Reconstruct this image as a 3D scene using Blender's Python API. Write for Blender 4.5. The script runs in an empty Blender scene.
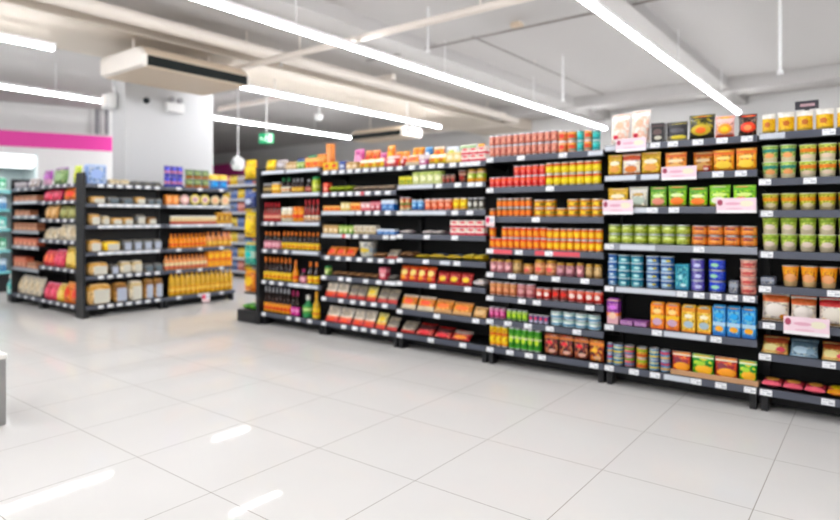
import bpy, bmesh, math, random
from mathutils import Vector, Matrix
random.seed(7)
sc = bpy.context.scene
COL = sc.collection
PI = math.pi
# ------------------------------------------------------------------ measures
H = 1.14                       # eye height of the photograph above the floor, metres
F, CX, HY = 600.0, 420.0, 216.3  # focal length, centre column and horizon row (pixels of the 840x520 frame)
YAW = math.radians(37.5)
cs, sn = math.cos(YAW), math.sin(YAW)
def ratio(px):                 # X / Y of the upright plane seen in a pixel column
    u = (px - CX) / F
    return (u * cs - sn) / (u * sn + cs)
def dist_y(px, Y): return Y / ((px - CX) / F * sn + cs)
def dist_x(px, X): return X / ((px - CX) / F * cs - sn)

# ------------------------------------------------------------------ colour and materials
def lin(hexs):
    hexs = hexs.lstrip('#')
    out = []
    for i in (0, 2, 4):
        v = int(hexs[i:i+2], 16) / 255
        out.append(v / 12.92 if v <= .04045 else ((v + .055) / 1.055) ** 2.4)
    return (*out, 1.0)
def vivid(hexs, k=1.28):
    c = lin(hexs)[:3]; g = .2126 * c[0] + .7152 * c[1] + .0722 * c[2]
    return (*[max(.004, min(.95, g + (x - g) * k)) for x in c], 1.0)
MATS = {}
def plain(name, col, rough=.5, metal=0.0, spec=.5, emit=None, strength=0, trans=0, coat=0):
    if name in MATS: return MATS[name]
    m = bpy.data.materials.new(name); m.use_nodes = True
    b = m.node_tree.nodes['Principled BSDF']
    b.inputs['Base Color'].default_value = lin(col) if isinstance(col, str) else (*col, 1)
    b.inputs['Roughness'].default_value = rough; b.inputs['Metallic'].default_value = metal
    b.inputs['Specular IOR Level'].default_value = spec
    b.inputs['Transmission Weight'].default_value = trans
    b.inputs['Coat Weight'].default_value = coat
    if emit:
        b.inputs['Emission Color'].default_value = lin(emit); b.inputs['Emission Strength'].default_value = strength
    MATS[name] = m
    return m
class NG:
    def __init__(s, name):
        s.m = bpy.data.materials.new(name); s.m.use_nodes = True
        s.t = s.m.node_tree; s.n = s.t.nodes; s.b = s.n['Principled BSDF']
    def link(s, a, b): s.t.links.new(a, b)
    def math(s, op, a, b=None, c=None):
        n = s.n.new('ShaderNodeMath'); n.operation = op
        for i, v in enumerate((a, b, c)):
            if v is None: continue
            if isinstance(v, (int, float)): n.inputs[i].default_value = v
            else: s.link(v, n.inputs[i])
        return n.outputs[0]
    def mix(s, fac, a, b):
        n = s.n.new('ShaderNodeMix'); n.data_type = 'RGBA'
        if isinstance(fac, (int, float)): n.inputs[0].default_value = fac
        else: s.link(fac, n.inputs[0])
        for i, v in ((6, a), (7, b)):
            if isinstance(v, tuple): n.inputs[i].default_value = v
            else: s.link(v, n.inputs[i])
        return n.outputs[2]
    def gen(s, kind='Generated'):
        n = s.n.new('ShaderNodeTexCoord'); sp = s.n.new('ShaderNodeSeparateXYZ'); s.link(n.outputs[kind], sp.inputs[0])
        return n.outputs[kind], sp.outputs
PACK = {}
def P(name, base, b=(), l=(), n=None, axis=2, rough=.38):
    """a printed pack: base colour, bands (from, to, colour), printed ellipses (cx, cz, rx, rz, colour), a picture of colour patches (c1, c2, c3, scale, z0, z1)"""
    PACK[name] = (base, b, l, n, axis, rough)
def pack_mat(name):
    if name in MATS: return MATS[name]
    base, bands, logos, noise, axis, rough = PACK[name]
    g = NG(name); v, xyz = g.gen()
    z = xyz[axis]; x = xyz[0]
    col = vivid(base)
    def inside(a, lo, hi): return g.math('MULTIPLY', g.math('GREATER_THAN', a, lo), g.math('LESS_THAN', a, hi))
    for z0, z1, c_ in bands: col = g.mix(inside(z, z0, z1), col, vivid(c_))
    if noise is None and not name.startswith('promo') and max(lin(base)[:3]) > .02:
        def tint(k, w): return '#' + ''.join('%02x' % int(max(0, min(255, int(base[i:i+2], 16) * k * (1 - w) + t_ * w))) for i, t_ in ((1, 255), (3, 236), (5, 190)))
        noise = (tint(.74, 0), base, tint(1.08, .42), 7.5 if axis == 2 else 6, .07, .93)
        over = bands
    else: over = ()
    if noise:
        c1, c2, c3, scale, z0, z1 = noise
        mp = g.n.new('ShaderNodeMapping'); g.link(v, mp.inputs[0]); mp.inputs['Location'].default_value = (len(name) * .37, .7, sum(map(ord, name)) % 17 * .31)
        t = g.n.new('ShaderNodeTexNoise'); t.inputs['Scale'].default_value = scale; t.inputs['Detail'].default_value = 1.0; g.link(mp.outputs[0], t.inputs['Vector'])
        r = g.n.new('ShaderNodeValToRGB'); r.color_ramp.interpolation = 'CONSTANT'
        e = r.color_ramp.elements; e[0].color = vivid(c1); e[0].position = 0; e[1].position = .45; e[1].color = vivid(c2)
        k = e.new(.56); k.color = vivid(c3)
        g.link(t.outputs[0], r.inputs[0])
        col = g.mix(g.math('MULTIPLY', inside(z, z0, z1), inside(x, .06, .94)), col, r.outputs[0])
    for z0, z1, c_ in over: col = g.mix(g.math('MULTIPLY', inside(z, z0, z1), .9), col, vivid(c_))
    for cx, cz, rx, rz, c_ in logos:
        dx = g.math('POWER', g.math('ABSOLUTE', g.math('DIVIDE', g.math('SUBTRACT', x, cx), rx)), 2.0)
        dz = g.math('POWER', g.math('ABSOLUTE', g.math('DIVIDE', g.math('SUBTRACT', z, cz), rz)), 2.0)
        col = g.mix(g.math('LESS_THAN', g.math('ADD', dx, dz), 1.0), col, vivid(c_))
    if isinstance(col, tuple): g.b.inputs['Base Color'].default_value = col
    else: g.link(col, g.b.inputs['Base Color'])
    g.b.inputs['Roughness'].default_value = rough
    MATS[name] = g.m
    return g.m
def mat(name): return MATS[name] if name in MATS else pack_mat(name)

# ------------------------------------------------------------------ mesh helpers
def mesh(name, verts, faces, m=None, smooth=False):
    me = bpy.data.meshes.new(name); me.from_pydata(verts, [], faces)
    bm = bmesh.new(); bm.from_mesh(me); bmesh.ops.recalc_face_normals(bm, faces=bm.faces); bm.to_mesh(me); bm.free()
    if smooth:
        me.polygons.foreach_set('use_smooth', [True] * len(me.polygons))
        try: me.set_sharp_from_angle(angle=math.radians(40))
        except Exception: pass
    if m: me.materials.append(mat(m) if isinstance(m, str) else m)
    me.update()
    return me
class MB:
    """collects boxes, tubes and lofts of ONE part"""
    def __init__(s): s.v, s.f = [], []
    def add(s, v, f):
        o = len(s.v); s.v += [tuple(p) for p in v]; s.f += [tuple(o + i for i in q) for q in f]; return s
    def box(s, x0, x1, y0, y1, z0, z1):
        return s.add([(x0,y0,z0),(x1,y0,z0),(x1,y1,z0),(x0,y1,z0),(x0,y0,z1),(x1,y0,z1),(x1,y1,z1),(x0,y1,z1)],
                     [(0,3,2,1),(4,5,6,7),(0,1,5,4),(1,2,6,5),(2,3,7,6),(3,0,4,7)])
    def rbox(s, w, d, h, r=.004, z=0, x=0, y=0):   # box standing on z with rounded edges
        bm = bmesh.new(); bmesh.ops.create_cube(bm, size=1)
        for p in bm.verts: p.co = Vector((x + p.co.x * w, y + p.co.y * d, z + (p.co.z + .5) * h))
        bmesh.ops.bevel(bm, geom=list(bm.edges), offset=min(r, w * .3, d * .3, h * .3), segments=2, affect='EDGES', profile=.5)
        bm.verts.index_update()
        s.add([p.co[:] for p in bm.verts], [[q.index for q in f.verts] for f in bm.faces]); bm.free(); return s
    def loft(s, rings, cap=True):
        n = len(rings[0]); v = [p for r in rings for p in r]; f = []
        for j in range(len(rings) - 1):
            for i in range(n):
                a, b = j * n + i, j * n + (i + 1) % n
                f.append((a, b, b + n, a + n))
        if cap: f.append(tuple(reversed(range(n)))); f.append(tuple(range((len(rings) - 1) * n, len(rings) * n)))
        return s.add(v, f)
    def lathe(s, prof, n=16, cx=0, cy=0):
        return s.loft([[(cx + r * math.cos(2*PI*i/n), cy + r * math.sin(2*PI*i/n), z) for i in range(n)] for r, z in prof])
    def tube(s, a, b, r, n=10):
        a, b = Vector(a), Vector(b); d = (b - a).normalized(); up = Vector((0,0,1)) if abs(d.z) < .9 else Vector((1,0,0))
        x = d.cross(up).normalized(); y = d.cross(x)
        return s.loft([[tuple(p + x * r * math.cos(2*PI*i/n) + y * r * math.sin(2*PI*i/n)) for i in range(n)] for p in (a, b)])
    def path(s, pts, r, n=10):
        pts = [Vector(p) for p in pts]; rings = []
        for i, p in enumerate(pts):
            t = ((pts[i] - pts[i-1]).normalized() if i else Vector((0,0,0))) + ((pts[i+1] - pts[i]).normalized() if i < len(pts) - 1 else Vector((0,0,0)))
            t.normalize(); x = t.cross(Vector((0,0,1)) if abs(t.z) < .9 else Vector((1,0,0))).normalized(); y = t.cross(x)
            rings.append([tuple(p + x * r * math.cos(2*PI*k/n) + y * r * math.sin(2*PI*k/n)) for k in range(n)])
        return s.loft(rings)
    def mesh(s, name, m, smooth=False): return mesh(name, s.v, s.f, m, smooth)
def link(name, me, parent=None):
    o = bpy.data.objects.new(name, me); COL.objects.link(o)
    if parent: o.parent = parent
    return o
LABELS = {}
def tag(o, label, cat, group=None):
    o['label'] = label; o['category'] = cat
    if group: o['group'] = group
    key = label.lower()
    LABELS[key] = LABELS.get(key, 0) + 1
    return o
def empty(name, loc=(0,0,0), rz=0):
    o = bpy.data.objects.new(name, None); COL.objects.link(o); o.location = loc; o.rotation_euler = (0,0,rz); o.empty_display_size = .05
    return o
def structure(name, mb, m, smooth=False):
    o = link(name, mb.mesh(name, m, smooth)); o['kind'] = 'structure'; return o
def copy_tree(o, parent=None):
    c = o.copy(); COL.objects.link(c)
    if parent: c.parent = parent
    for ch in o.children: copy_tree(ch, c)
    return c

# ------------------------------------------------------------------ product shapes: each gives [(part name, mesh)]
def lens(a, b, n=18, e=.75):
    return [(a * math.copysign(abs(math.cos(t)) ** e, math.cos(t)), b * math.copysign(abs(math.sin(t)) ** 1.0, math.sin(t))) for t in (2*PI*i/n for i in range(n))]
def sh_can(w, h, m, o):
    r = w / 2
    body = MB().lathe([(r*.93, 0), (r*.98, .004), (r*.96, .008), (r*.96, h-.008), (r*.98, h-.004), (r*.93, h)], 20).mesh('can_body', 'tinplate', True)
    q = min(.011, h * .07)
    label = MB().lathe([(r*.90, q), (r, q + .001), (r, h-q-.001), (r*.90, h-q)], 20).mesh('paper_label', m, True)
    lid = MB().lathe([(r*.95, h-.003), (r, h-.002), (r, h+.001), (r*.9, h+.001), (r*.88, h-.001), (.002, h-.0005)], 20).add(*ring_pull(r, h)).mesh('lid', o.get('lid', 'tinplate'), True)
    return [('can_body', body), ('paper_label', label), ('lid', lid)]
def ring_pull(r, h):
    t = MB().box(-r*.12, r*.12, -r*.7, -r*.1, h-.001, h+.0015); return t.v, t.f
def sh_cup(w, h, m, o):
    r = w / 2; rb = r * o.get('taper', .78)
    body = MB().lathe([(rb*.9, .003), (rb*.95, 0), (rb, .002), (r*.93, h*.86), (r*.95, h-.006), (r*.99, h-.005), (r*.99, h-.002), (r*.9, h-.002)], 22).mesh('cup_body', m, True)
    lid = MB().lathe([(r*.98, h-.003), (r, h-.002), (r, h+.0005), (r*.86, h+.001), (r*.84, h), (.002, h)], 22).mesh('lid', o.get('lid', 'foil_lid'), True)
    return [('cup_body', body), ('lid', lid)]
def sh_jar(w, h, m, o):
    r = w / 2; k = h * .8
    body = MB().lathe([(r*.9, 0), (r, .006), (r, k*.9), (r*.84, k), (r*.8, k+.004)], 18).mesh('jar_body', m, True)
    lid = MB().lathe([(r*.86, k+.003), (r*.9, k+.005), (r*.9, h-.003), (r*.84, h), (.002, h)], 18).mesh('lid', o.get('lid', 'gold_lid'), True)
    return [('jar_body', body), ('lid', lid)]
def sh_bottle(w, h, m, o):
    r = w / 2; sh = o.get('shoulder', .46)
    body = MB().lathe([(r*.85, 0), (r, .006), (r, h*sh), (r*.85, h*(sh+.08)), (r*.4, h*(sh+.2)), (r*.33, h*.8), (r*.33, h*.9)], 14).mesh('bottle_body', o.get('glass', 'dark_sauce'), True)
    label = MB().lathe([(r*.96, h*o.get('l0', .08)), (r*1.03, h*o.get('l0', .08)+.002), (r*1.03, h*o.get('l1', .48)-.002), (r*.96, h*o.get('l1', .48))], 14).mesh('paper_label', m, True)
    c0 = o.get('cap0', .78)
    cap = MB().lathe([(r*.36, h*c0), (r*.43, h*(c0+.005)), (r*.42, h*.995), (r*.36, h), (.001, h)], 12).mesh('cap', o.get('cap', 'cap_yellow'), True)
    return [('bottle_body', body), ('paper_label', label), ('cap', cap)]
def sh_pouch(w, h, m, o):     # stand-up pouch: gusset at the foot, flat seal on top
    t = o.get('t', .05); s = h * .1; rings = []
    for v, k, a in ((0, .55, .9), (.05, .85, .97), (.2, 1, .98), (.45, .92, .97), (.7, .6, .975), (.88, .22, .99), (1, .06, 1)):
        rings.append([(x, y * (1 + .1 * math.sin(9 * v + 40 * x)), v * (h - s)) for x, y in lens(w / 2 * a, t / 2 * k)])
    body = MB().loft(rings).mesh('pouch_body', m, True)
    seal = MB().rbox(w, .004, s + .002, .0015, z=h - s - .001).mesh('top_seal', o.get('seal', m + '_seal' if m + '_seal' in PACK else m))
    return [('pouch_body', body), ('top_seal', seal)]
def pillow(w, h, t, flat=0):
    rings = []
    for v in (0, .03, .1, .22, .4, .6, .78, .9, .97, 1):
        k = max(.03, math.sin(PI * v) ** .55); a = .5 * (1 - .05 * math.sin(PI * v))
        if v in (0, 1, .03, .97): k = .04; a = .5
        rings.append([(x, y * (1 + .07 * math.sin(11 * v + 50 * x)), v * h) for x, y in lens(w * a, t / 2 * k)])
    return rings
def sh_bag(w, h, m, o):       # pillow bag standing or leaning back
    t = o.get('t', .06); tilt = o.get('tilt', 0.12)
    M = Matrix.Rotation(-tilt, 4, 'X')
    rings = [[M @ Vector(p) for p in r] for r in pillow(w, h, t)]
    zmin = min(p.z for r in rings for p in r)
    body = MB().loft([[(p.x, p.y, p.z - zmin) for p in r] for r in rings])
    if o.get('single'): return [(None, body.mesh('bag', m, True))]
    out = [('bag_body', body.mesh('bag_body', m, True))]
    for nm, v0, v1 in (('bottom_seal', -.014, .006), ('top_seal', h - .006, h + .014)):
        b = MB().rbox(w, .003, v1 - v0, .001, z=v0)
        out.append((nm, MB().add([(q.x, q.y, max(q.z - zmin, 0)) for q in (M @ Vector(p) for p in b.v)], b.f).mesh(nm, m)))
    return out
def sh_flat(w, h, m, o):      # pillow pack lying on the shelf, seals at its ends
    L = o.get('d', .12)
    rings = [[(r[0][0] and p[0], p[2] - L / 2, p[1] + h / 2) for p in r] for r in pillow(w, L, h)]
    return [(None, MB().loft(rings).mesh('pack', m, True))]
def sh_box(w, h, m, o):
    d = o.get('d', .06)
    if o.get('single', True) and not o.get('flap'): return [(None, MB().rbox(w, d, h, .003).mesh('box', m))]
    body = MB().rbox(w, d, h * .9, .003).mesh('carton_body', m)
    top = MB().add([(-w/2,-d/2,h*.89),(w/2,-d/2,h*.89),(w/2,d/2,h*.89),(-w/2,d/2,h*.89),(-w*.44,-d*.08,h),(w*.44,-d*.08,h),(w*.44,d*.08,h),(-w*.44,d*.08,h)],
                   [(0,3,2,1),(4,5,6,7),(0,1,5,4),(1,2,6,5),(2,3,7,6),(3,0,4,7)]).mesh('folded_top', o.get('top', m))
    return [('carton_body', body), ('folded_top', top)]
def sh_loaf(w, h, m, o):      # bread in a clear bag: loaf, film twist and printed band
    d = o.get('d', .17); rings = []
    for v, k in ((0, .72), (.06, .92), (.2, 1), (.5, .97), (.8, 1), (.93, .86), (1, .5)):
        rings.append([(x * k, (v - .5) * d, max(0, h/2 + z * k * h/2 / (w/2) - .0)) for x, z in [(w/2*math.copysign(abs(math.cos(t))**.5, math.cos(t)), w/2*math.copysign(abs(math.sin(t))**.55, math.sin(t))) for t in (2*PI*i/20 for i in range(20))]])
    zmin = min(p[2] for r in rings for p in r)
    body = MB().loft([[(x, y, z - zmin) for x, y, z in r] for r in rings]).mesh('loaf', m, True)
    if o.get('single'): return [(None, body)]
    band = MB().rbox(w * .66, .004, h * .66, .0015, z=h*.06, y=-d/2 - .0045, x=w * .08).mesh('printed_label', o.get('label', 'bread_label'))
    return [('loaf', body), ('printed_label', band)]
def sh_disc(w, h, m, o):      # round tub standing on its edge, lid to the front
    r = h / 2; d = o.get('d', .05)
    def turn(b): return [(x, z - d/2, y + r) for x, y, z in b.v]
    t = MB().lathe([(r*.8, d), (r*.85, d-.002), (r*.95, .012), (r*.95, .008)], 20); tub = MB().add(turn(t), t.f).mesh('tub_body', 'tub_white', True)
    l = MB().lathe([(r*.97, .01), (r, .008), (r, .001), (r*.95, 0), (.002, 0)], 20); lid = MB().add(turn(l), l.f).mesh('lid', m, True)
    return [('tub_body', tub), ('lid', lid)]
def sh_brick(w, h, m, o):     # loose shrink-wrapped bread slab
    return [(None, MB().rbox(w, o.get('d', .14), h, min(h, w) * .28).mesh('slab', m, True))]
SHAPES = dict(can=sh_can, cup=sh_cup, jar=sh_jar, bottle=sh_bottle, pouch=sh_pouch, bag=sh_bag, flat=sh_flat, box=sh_box, loaf=sh_loaf, disc=sh_disc, brick=sh_brick)
ROUND = {'can', 'cup', 'jar', 'bottle'}
PROTO = {}
def product(name, shape, w, h, m, o, loc, rz):
    """the first of its kind is built with its parts, the others are copies of it and of each part"""
    key = (name, shape, round(w, 3), round(h, 3), m, repr(sorted(o.items())))
    if key not in PROTO:
        parts = SHAPES[shape](round(w, 3), round(h, 3), m, o)
        if len(parts) == 1: root = link(name, parts[0][1])
        else:
            root = empty(name)
            for pn, me in parts: link(pn, me, root)
        PROTO[key] = root
    else: root = copy_tree(PROTO[key])
    root.location = loc; root.rotation_euler = (0, 0, rz)
    return root
ORD = 'first second third fourth fifth sixth seventh eighth ninth tenth eleventh twelfth thirteenth fourteenth fifteenth sixteenth seventeenth eighteenth nineteenth twentieth'.split()
LAYER = {1: [''], 2: ['lower layer', 'upper layer'], 3: ['bottom layer', 'middle layer', 'top layer'], 4: ['bottom layer', 'second layer', 'third layer', 'topmost layer']}
class Face:
    """one upright shelf face: 'y' faces the viewer across the aisle (plane Y = p), 'x' is turned to +X (plane X = p)"""
    def __init__(s, kind, p, bay, rows=None):
        s.kind, s.p, s.bay, s.lim = kind, p, bay, None
    def s(s_, px): return s_.p * ratio(px) if s_.kind == 'y' else s_.p / ratio(px)
    def d(s_, px): return dist_y(px, s_.p) if s_.kind == 'y' else dist_x(px, s_.p)
    def z(s_, px, py): return H + (HY - py) * s_.d(px) / F
    def at(s_, s, inward, z): return (s, s_.p + inward, z) if s_.kind == 'y' else (s_.p - inward, s, z)
    @property
    def rz(s_): return 0 if s_.kind == 'y' else PI / 2
SHELF_WORD = lambda i, n: 'bottom shelf' if i == n - 1 else 'top shelf' if i == 0 else ORD[i] + ' shelf'
def stock(face, lips, rows):
    """rows: {shelf index: [(x0, x1, n, height px, layers, shape, print, name, look, category, options)]}"""
    for i, runs in rows.items():
        for run in runs:
            x0, x1, n, hp, layers, shape, m, name, look, cat = run[:10]
            o = dict(run[10]) if len(run) > 10 else {}
            miss = o.pop('miss', ()); y = o.pop('y', 0); short = o.pop('short', {}); gap = o.pop('gap', .96); up = o.pop('up', 0)
            off = .04 if shape in ROUND else .02
            fp = Face(face.kind, face.p + (off if face.kind == 'y' else -off), '')   # the plane of the pack fronts
            a, b = fp.s(x0), fp.s(x1)
            if face.lim: a, b = max(a, face.lim[0] + .0105), min(b, face.lim[1] - .0105)
            step = (b - a) / n; w = step * gap
            mpp = fp.d((x0 + x1) / 2) / F
            h = hp * mpp / layers
            if shape == 'bag': h /= math.cos(o.get('tilt', .12)) ** .7
            dep = w if shape in ROUND else o.get('t', .06) if shape in ('pouch', 'bag') else o.get('d', {'flat': .12, 'box': .06, 'loaf': .17, 'disc': .05, 'brick': .14}.get(shape, .06))
            if shape == 'bag': dep += math.sin(o.get('tilt', .12)) * h * .9
            front = .015 + y
            zs = lips[i] + .0215 + up
            shelf = SHELF_WORD(i, len(lips))
            group = f'{look}s on {shelf} of {face.bay}'
            for k in range(n):
                for L in range(layers):
                    if (k, L) in miss: continue
                    s_ = a + step * (k + .5)
                    inward = front + dep / 2 + (0 if o.get('d') else random.uniform(0, .006))
                    if shape == 'bag': inward = front + o.get('t', .06) / 2
                    rz = face.rz + (random.uniform(-.5, .5) if shape in ROUND and shape != 'bottle' else 0)
                    if shape in ROUND: rz = face.rz + random.uniform(-.12, .12)
                    ob = product(name, shape, w, h - (.0015 if layers > 1 else 0), m, o, face.at(s_, inward, zs + h * L), rz)
                    lay = LAYER[layers][L]
                    bits = [look]
                    if n > 1: bits[0] += f', {ORD[k]} from left' if k < n - 1 or n == 2 and False else f', {ORD[k]} from left'
                    if lay and not (n == 1 and layers == 1): bits.append(lay)
                    bits.append(f'{shelf}, {face.bay}')
                    tag(ob, ', '.join(bits), cat, group if n * layers > 1 else None)
# ------------------------------------------------------------------ plain materials
plain('tinplate', '#c9ccd0', .28, .9); plain('foil_lid', '#eef0e6', .3, .2); plain('gold_lid', '#c79a3c', .3, .7); plain('white_lid', '#f4f1ea', .4)
plain('dark_sauce', '#2a120a', .12, coat=.3); plain('cap_yellow', '#f0a81e', .4); plain('cap_red', '#c8202a', .4); plain('cap_grey', '#a9a9ae', .4); plain('cap_magenta', '#b32a66', .4)
plain('cap_orange', '#e8791c', .4); plain('cap_green', '#1f8a4c', .4); plain('oil_gold', '#d9a92a', .12, coat=.3); plain('juice_orange', '#f08c12', .2, coat=.3); plain('juice_peach', '#e89858', .2, coat=.3)
plain('red_sauce', '#8e1d16', .15, coat=.3); plain('tub_white', '#efe9dc', .4); plain('bread_label', '#cbc8ba', .5); plain('bread_label_blue', '#aeb6c6', .5); plain('bread_label_dark', '#5c6a72', .5)
plain('shelf_black', '#17181b', .45); plain('panel_black', '#0e0f11', .6); plain('rail_slate', '#4a4e5b', .35); plain('rail_pale', '#c9ced6', .35); plain('rail_steel', '#8d919b', .3)
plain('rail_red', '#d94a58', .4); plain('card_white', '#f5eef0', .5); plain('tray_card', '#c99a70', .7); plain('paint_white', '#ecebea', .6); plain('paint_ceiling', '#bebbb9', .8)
plain('paint_grey', '#cfd0d2', .6); plain('duct_cream', '#e6ddd3', .5); plain('duct_tan', '#d6cbbd', .6); plain('lamp_white', '#f2f2f2', .4); plain('magenta_stripe', '#ea34a4', .5); plain('louver_dark', '#0d1413', .6, spec=.2)
plain('unit_cream', '#f2ece4', .45); plain('unit_tan', '#d7c5ae', .5); plain('exit_green', '#0f9a62', .4, emit='#0f9a62', strength=.5); plain('exit_white', '#f2fff6', .4, emit='#f2fff6', strength=.7)
plain('tube', '#ffffff', .4, emit='#fbfcff', strength=48.0); plain('conduit_grey', '#9a9a9f', .5); plain('lens_dark', '#22252a', .2); plain('sign_dark', '#33303a', .4); plain('sign_pink', '#caa4ae', .5)
plain('steel_grey', '#9b9a98', .35, .3); plain('counter_white', '#efece6', .4); plain('chiller_white', '#dfe9ea', .35); plain('chiller_teal', '#79c3c6', .35); plain('pipe_dark', '#8b8580', .6)
def tag_mat():
    g = NG('price_tag'); v, x = g.gen()
    ins = lambda a, lo, hi: g.math('MULTIPLY', g.math('GREATER_THAN', a, lo), g.math('LESS_THAN', a, hi))
    c = lin('#f3f4f6')
    c = g.mix(g.math('MULTIPLY', ins(x[0], .08, .7), ins(x[2], .68, .8)), c, lin('#b9bcc4'))
    c = g.mix(g.math('MULTIPLY', ins(x[0], .55, .92), ins(x[2], .2, .52)), c, lin('#bcbfc6'))
    c = g.mix(g.math('MULTIPLY', ins(x[0], .08, .4), ins(x[2], .2, .34)), c, lin('#cfd2d8'))
    g.link(c, g.b.inputs['Base Color']); g.b.inputs['Roughness'].default_value = .4; MATS['price_tag'] = g.m
tag_mat()
P('promo_card', '#f3dce4', [(0, .2, '#fbf3f5')], [(.1, .7, .07, .2, '#a04a60'), (.76, .62, .17, .2, '#efe9d6'), (.42, .62, .2, .1, '#e2b4c4'), (.46, .28, .22, .06, '#e6c4cf')])
P('promo_card_red', '#f4eeee', [(.0, .3, '#e9cfd2')], [(.25, .6, .22, .28, '#d6486a'), (.7, .6, .2, .2, '#c9ccd6')])

# ------------------------------------------------------------------ floor
T = .526 * H; X0 = -1.9222 * H; Y0g = 1.2627 * H
def floor_mat():
    g = NG('polished_tile'); v, x = g.gen('Object')
    def grout(a, off):
        t = g.math('FRACT', g.math('ADD', g.math('DIVIDE', g.math('SUBTRACT', a, off), T), 100.5))
        return g.math('LESS_THAN', g.math('ABSOLUTE', g.math('SUBTRACT', t, .5)), .0032)
    gm = g.math('MAXIMUM', grout(x[0], X0), grout(x[1], Y0g))
    n = g.n.new('ShaderNodeTexNoise'); n.inputs['Scale'].default_value = 1.7; n.inputs['Detail'].default_value = 4; g.link(v, n.inputs['Vector'])
    base = g.mix(n.outputs[0], lin('#c8c6c3'), lin('#d0cecb'))
    g.link(g.mix(gm, base, lin('#908b84')), g.b.inputs['Base Color'])
    g.link(g.math('ADD', g.math('MULTIPLY', gm, .4), .04), g.b.inputs['Roughness'])
    g.b.inputs['Specular IOR Level'].default_value = .05
    MATS['polished_tile'] = g.m
floor_mat()
CE = H + 2.0 * H               # ceiling height
XL, XR_, YF, YB = -19 * H, 6 * H, -6 * H, 11.3 * H
structure('floor', MB().box(XL, XR_, YF, YB, -.1, 0), 'polished_tile')
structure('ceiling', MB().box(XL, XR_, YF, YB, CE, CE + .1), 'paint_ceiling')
structure('wall_back', MB().box(XL, XR_, YB, YB + .1, 0, CE), 'paint_white')
structure('wall_front', MB().box(XL, XR_, YF - .1, YF, 0, CE), 'paint_white')
structure('wall_right', MB().box(XR_, XR_ + .1, YF, YB, 0, CE), 'paint_white')
structure('wall_left', MB().box(XL - .1, XL, YF, YB, 0, CE), 'paint_white')
# the wall at the far left runs at an angle to the aisles and ends behind the pillar
pa, pb = Vector((-12.14 * H, 3.83 * H, 0)), Vector((-11.53 * H, 5.46 * H, 0))
du = (pb - pa).normalized(); nn = Vector((du.y, -du.x, 0))
wa, wb = pa - du * 8.0, pb + du * 1.3
def slab(z0, z1, off0, off1):
    mb = MB(); q = [wa + nn * off0, wb + nn * off0, wb + nn * off1, wa + nn * off1]
    return mb.add([(p.x, p.y, z0) for p in q] + [(p.x, p.y, z1) for p in q], [(0,3,2,1),(4,5,6,7),(0,1,5,4),(1,2,6,5),(2,3,7,6),(3,0,4,7)])
structure('wall_side', slab(0, CE, -.12, 0), 'paint_white')
structure('trim_1', slab(H + 1.228 * H, H + 1.5 * H, .001, .03), 'magenta_stripe')
structure('trim_2', MB().box(XL, -14.8 * H, YB - .03, YB - .001, H + 1.27 * H, H + 1.65 * H), 'magenta_stripe')
# pillar inside the block of shelves, beams on the ceiling
structure('pillar', MB().box(-7.0 * H, -6.7 * H, 3.315 * H, 4.43 * H, 0, CE), 'paint_grey')
def beam_x(slope): return -2.0 * H * cs / slope
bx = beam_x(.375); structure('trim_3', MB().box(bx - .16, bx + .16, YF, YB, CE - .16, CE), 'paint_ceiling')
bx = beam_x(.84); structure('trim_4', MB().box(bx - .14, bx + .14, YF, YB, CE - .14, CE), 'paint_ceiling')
structure('trim_5', MB().box(-6.9 * H, -5.75 * H, YF, YB, CE - .26, CE), 'duct_tan')
structure('trim_6', MB().box(-5.75 * H, XR_, 9.6 * H, 10.0 * H, CE - .2, CE), 'paint_ceiling')

# ------------------------------------------------------------------ pipes under the ceiling
def pipe(pts, r, m, label, hang=(), name='ceiling_pipe'):
    t = empty(name, pts[0])
    o = Vector(pts[0])
    link('pipe', MB().path([Vector(p) - o for p in pts], r, 14).mesh('pipe', m, True), t)
    for q in hang:
        q = Vector(q)
        mb = MB().tube(q - o + Vector((0, 0, r * .9)), Vector((q.x, q.y, CE)) - o, .008)
        link('hanger', mb.mesh('hanger', 'duct_cream', True), t)
    return tag(t, label, 'pipe', 'pipes under the ceiling')
px_ = -1.82 * H * cs / .266
zp = H + 1.82 * H
pipe([(px_, YF + .5, zp), (px_, 10.0 * H, zp), (px_ - .06, 10.15 * H, zp), (px_ - .2, 10.2 * H, zp), (px_ - 3.2, 10.2 * H, zp)], .075, 'duct_cream', 'thick cream pipe running away along the ceiling and turning a corner at its far end', [(px_, y * H, zp) for y in (1.5, 4, 6.5, 9)])
zc = H + 1.7 * H; yc = 2.469 * 1.7 * H
pipe([(-8.6 * H, yc, zc), (XR_ - .3, yc, zc)], .04, 'duct_cream', 'cream pipe crossing the ceiling over the long light run', [(x * H, yc, zc) for x in (-7.2, -4.8, -2.6, -.6)])
zd = H + 1.9 * H; yd = 2.86 * 1.9 * H
pipe([(-5.0 * H, yd, zd), (XR_ - .3, yd, zd)], .014, 'pipe_dark', 'thin grey conduit crossing the ceiling with a junction box', [(x * H, yd, zd) for x in (-4.4, -1.2)])
xj = ratio(517) * yd
jb = link('junction_box', MB().rbox(.12, .12, .06, .01).mesh('junction_box', 'unit_tan')); jb.location = (xj, yd, zd + .015)
tag(jb, 'small tan junction box on the thin conduit between the two nearest light runs', 'junction box')
zt = H + 1.95 * H
xt = -1.95 * H * cs / .44
pipe([(xt, yd + .1, zt), (xt, 9.4 * H, zt)], .012, 'pipe_dark', 'thin grey conduit running away beside the ceiling beam', [(xt, 7 * H, zt)])
xt = -13.2 * H
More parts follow.
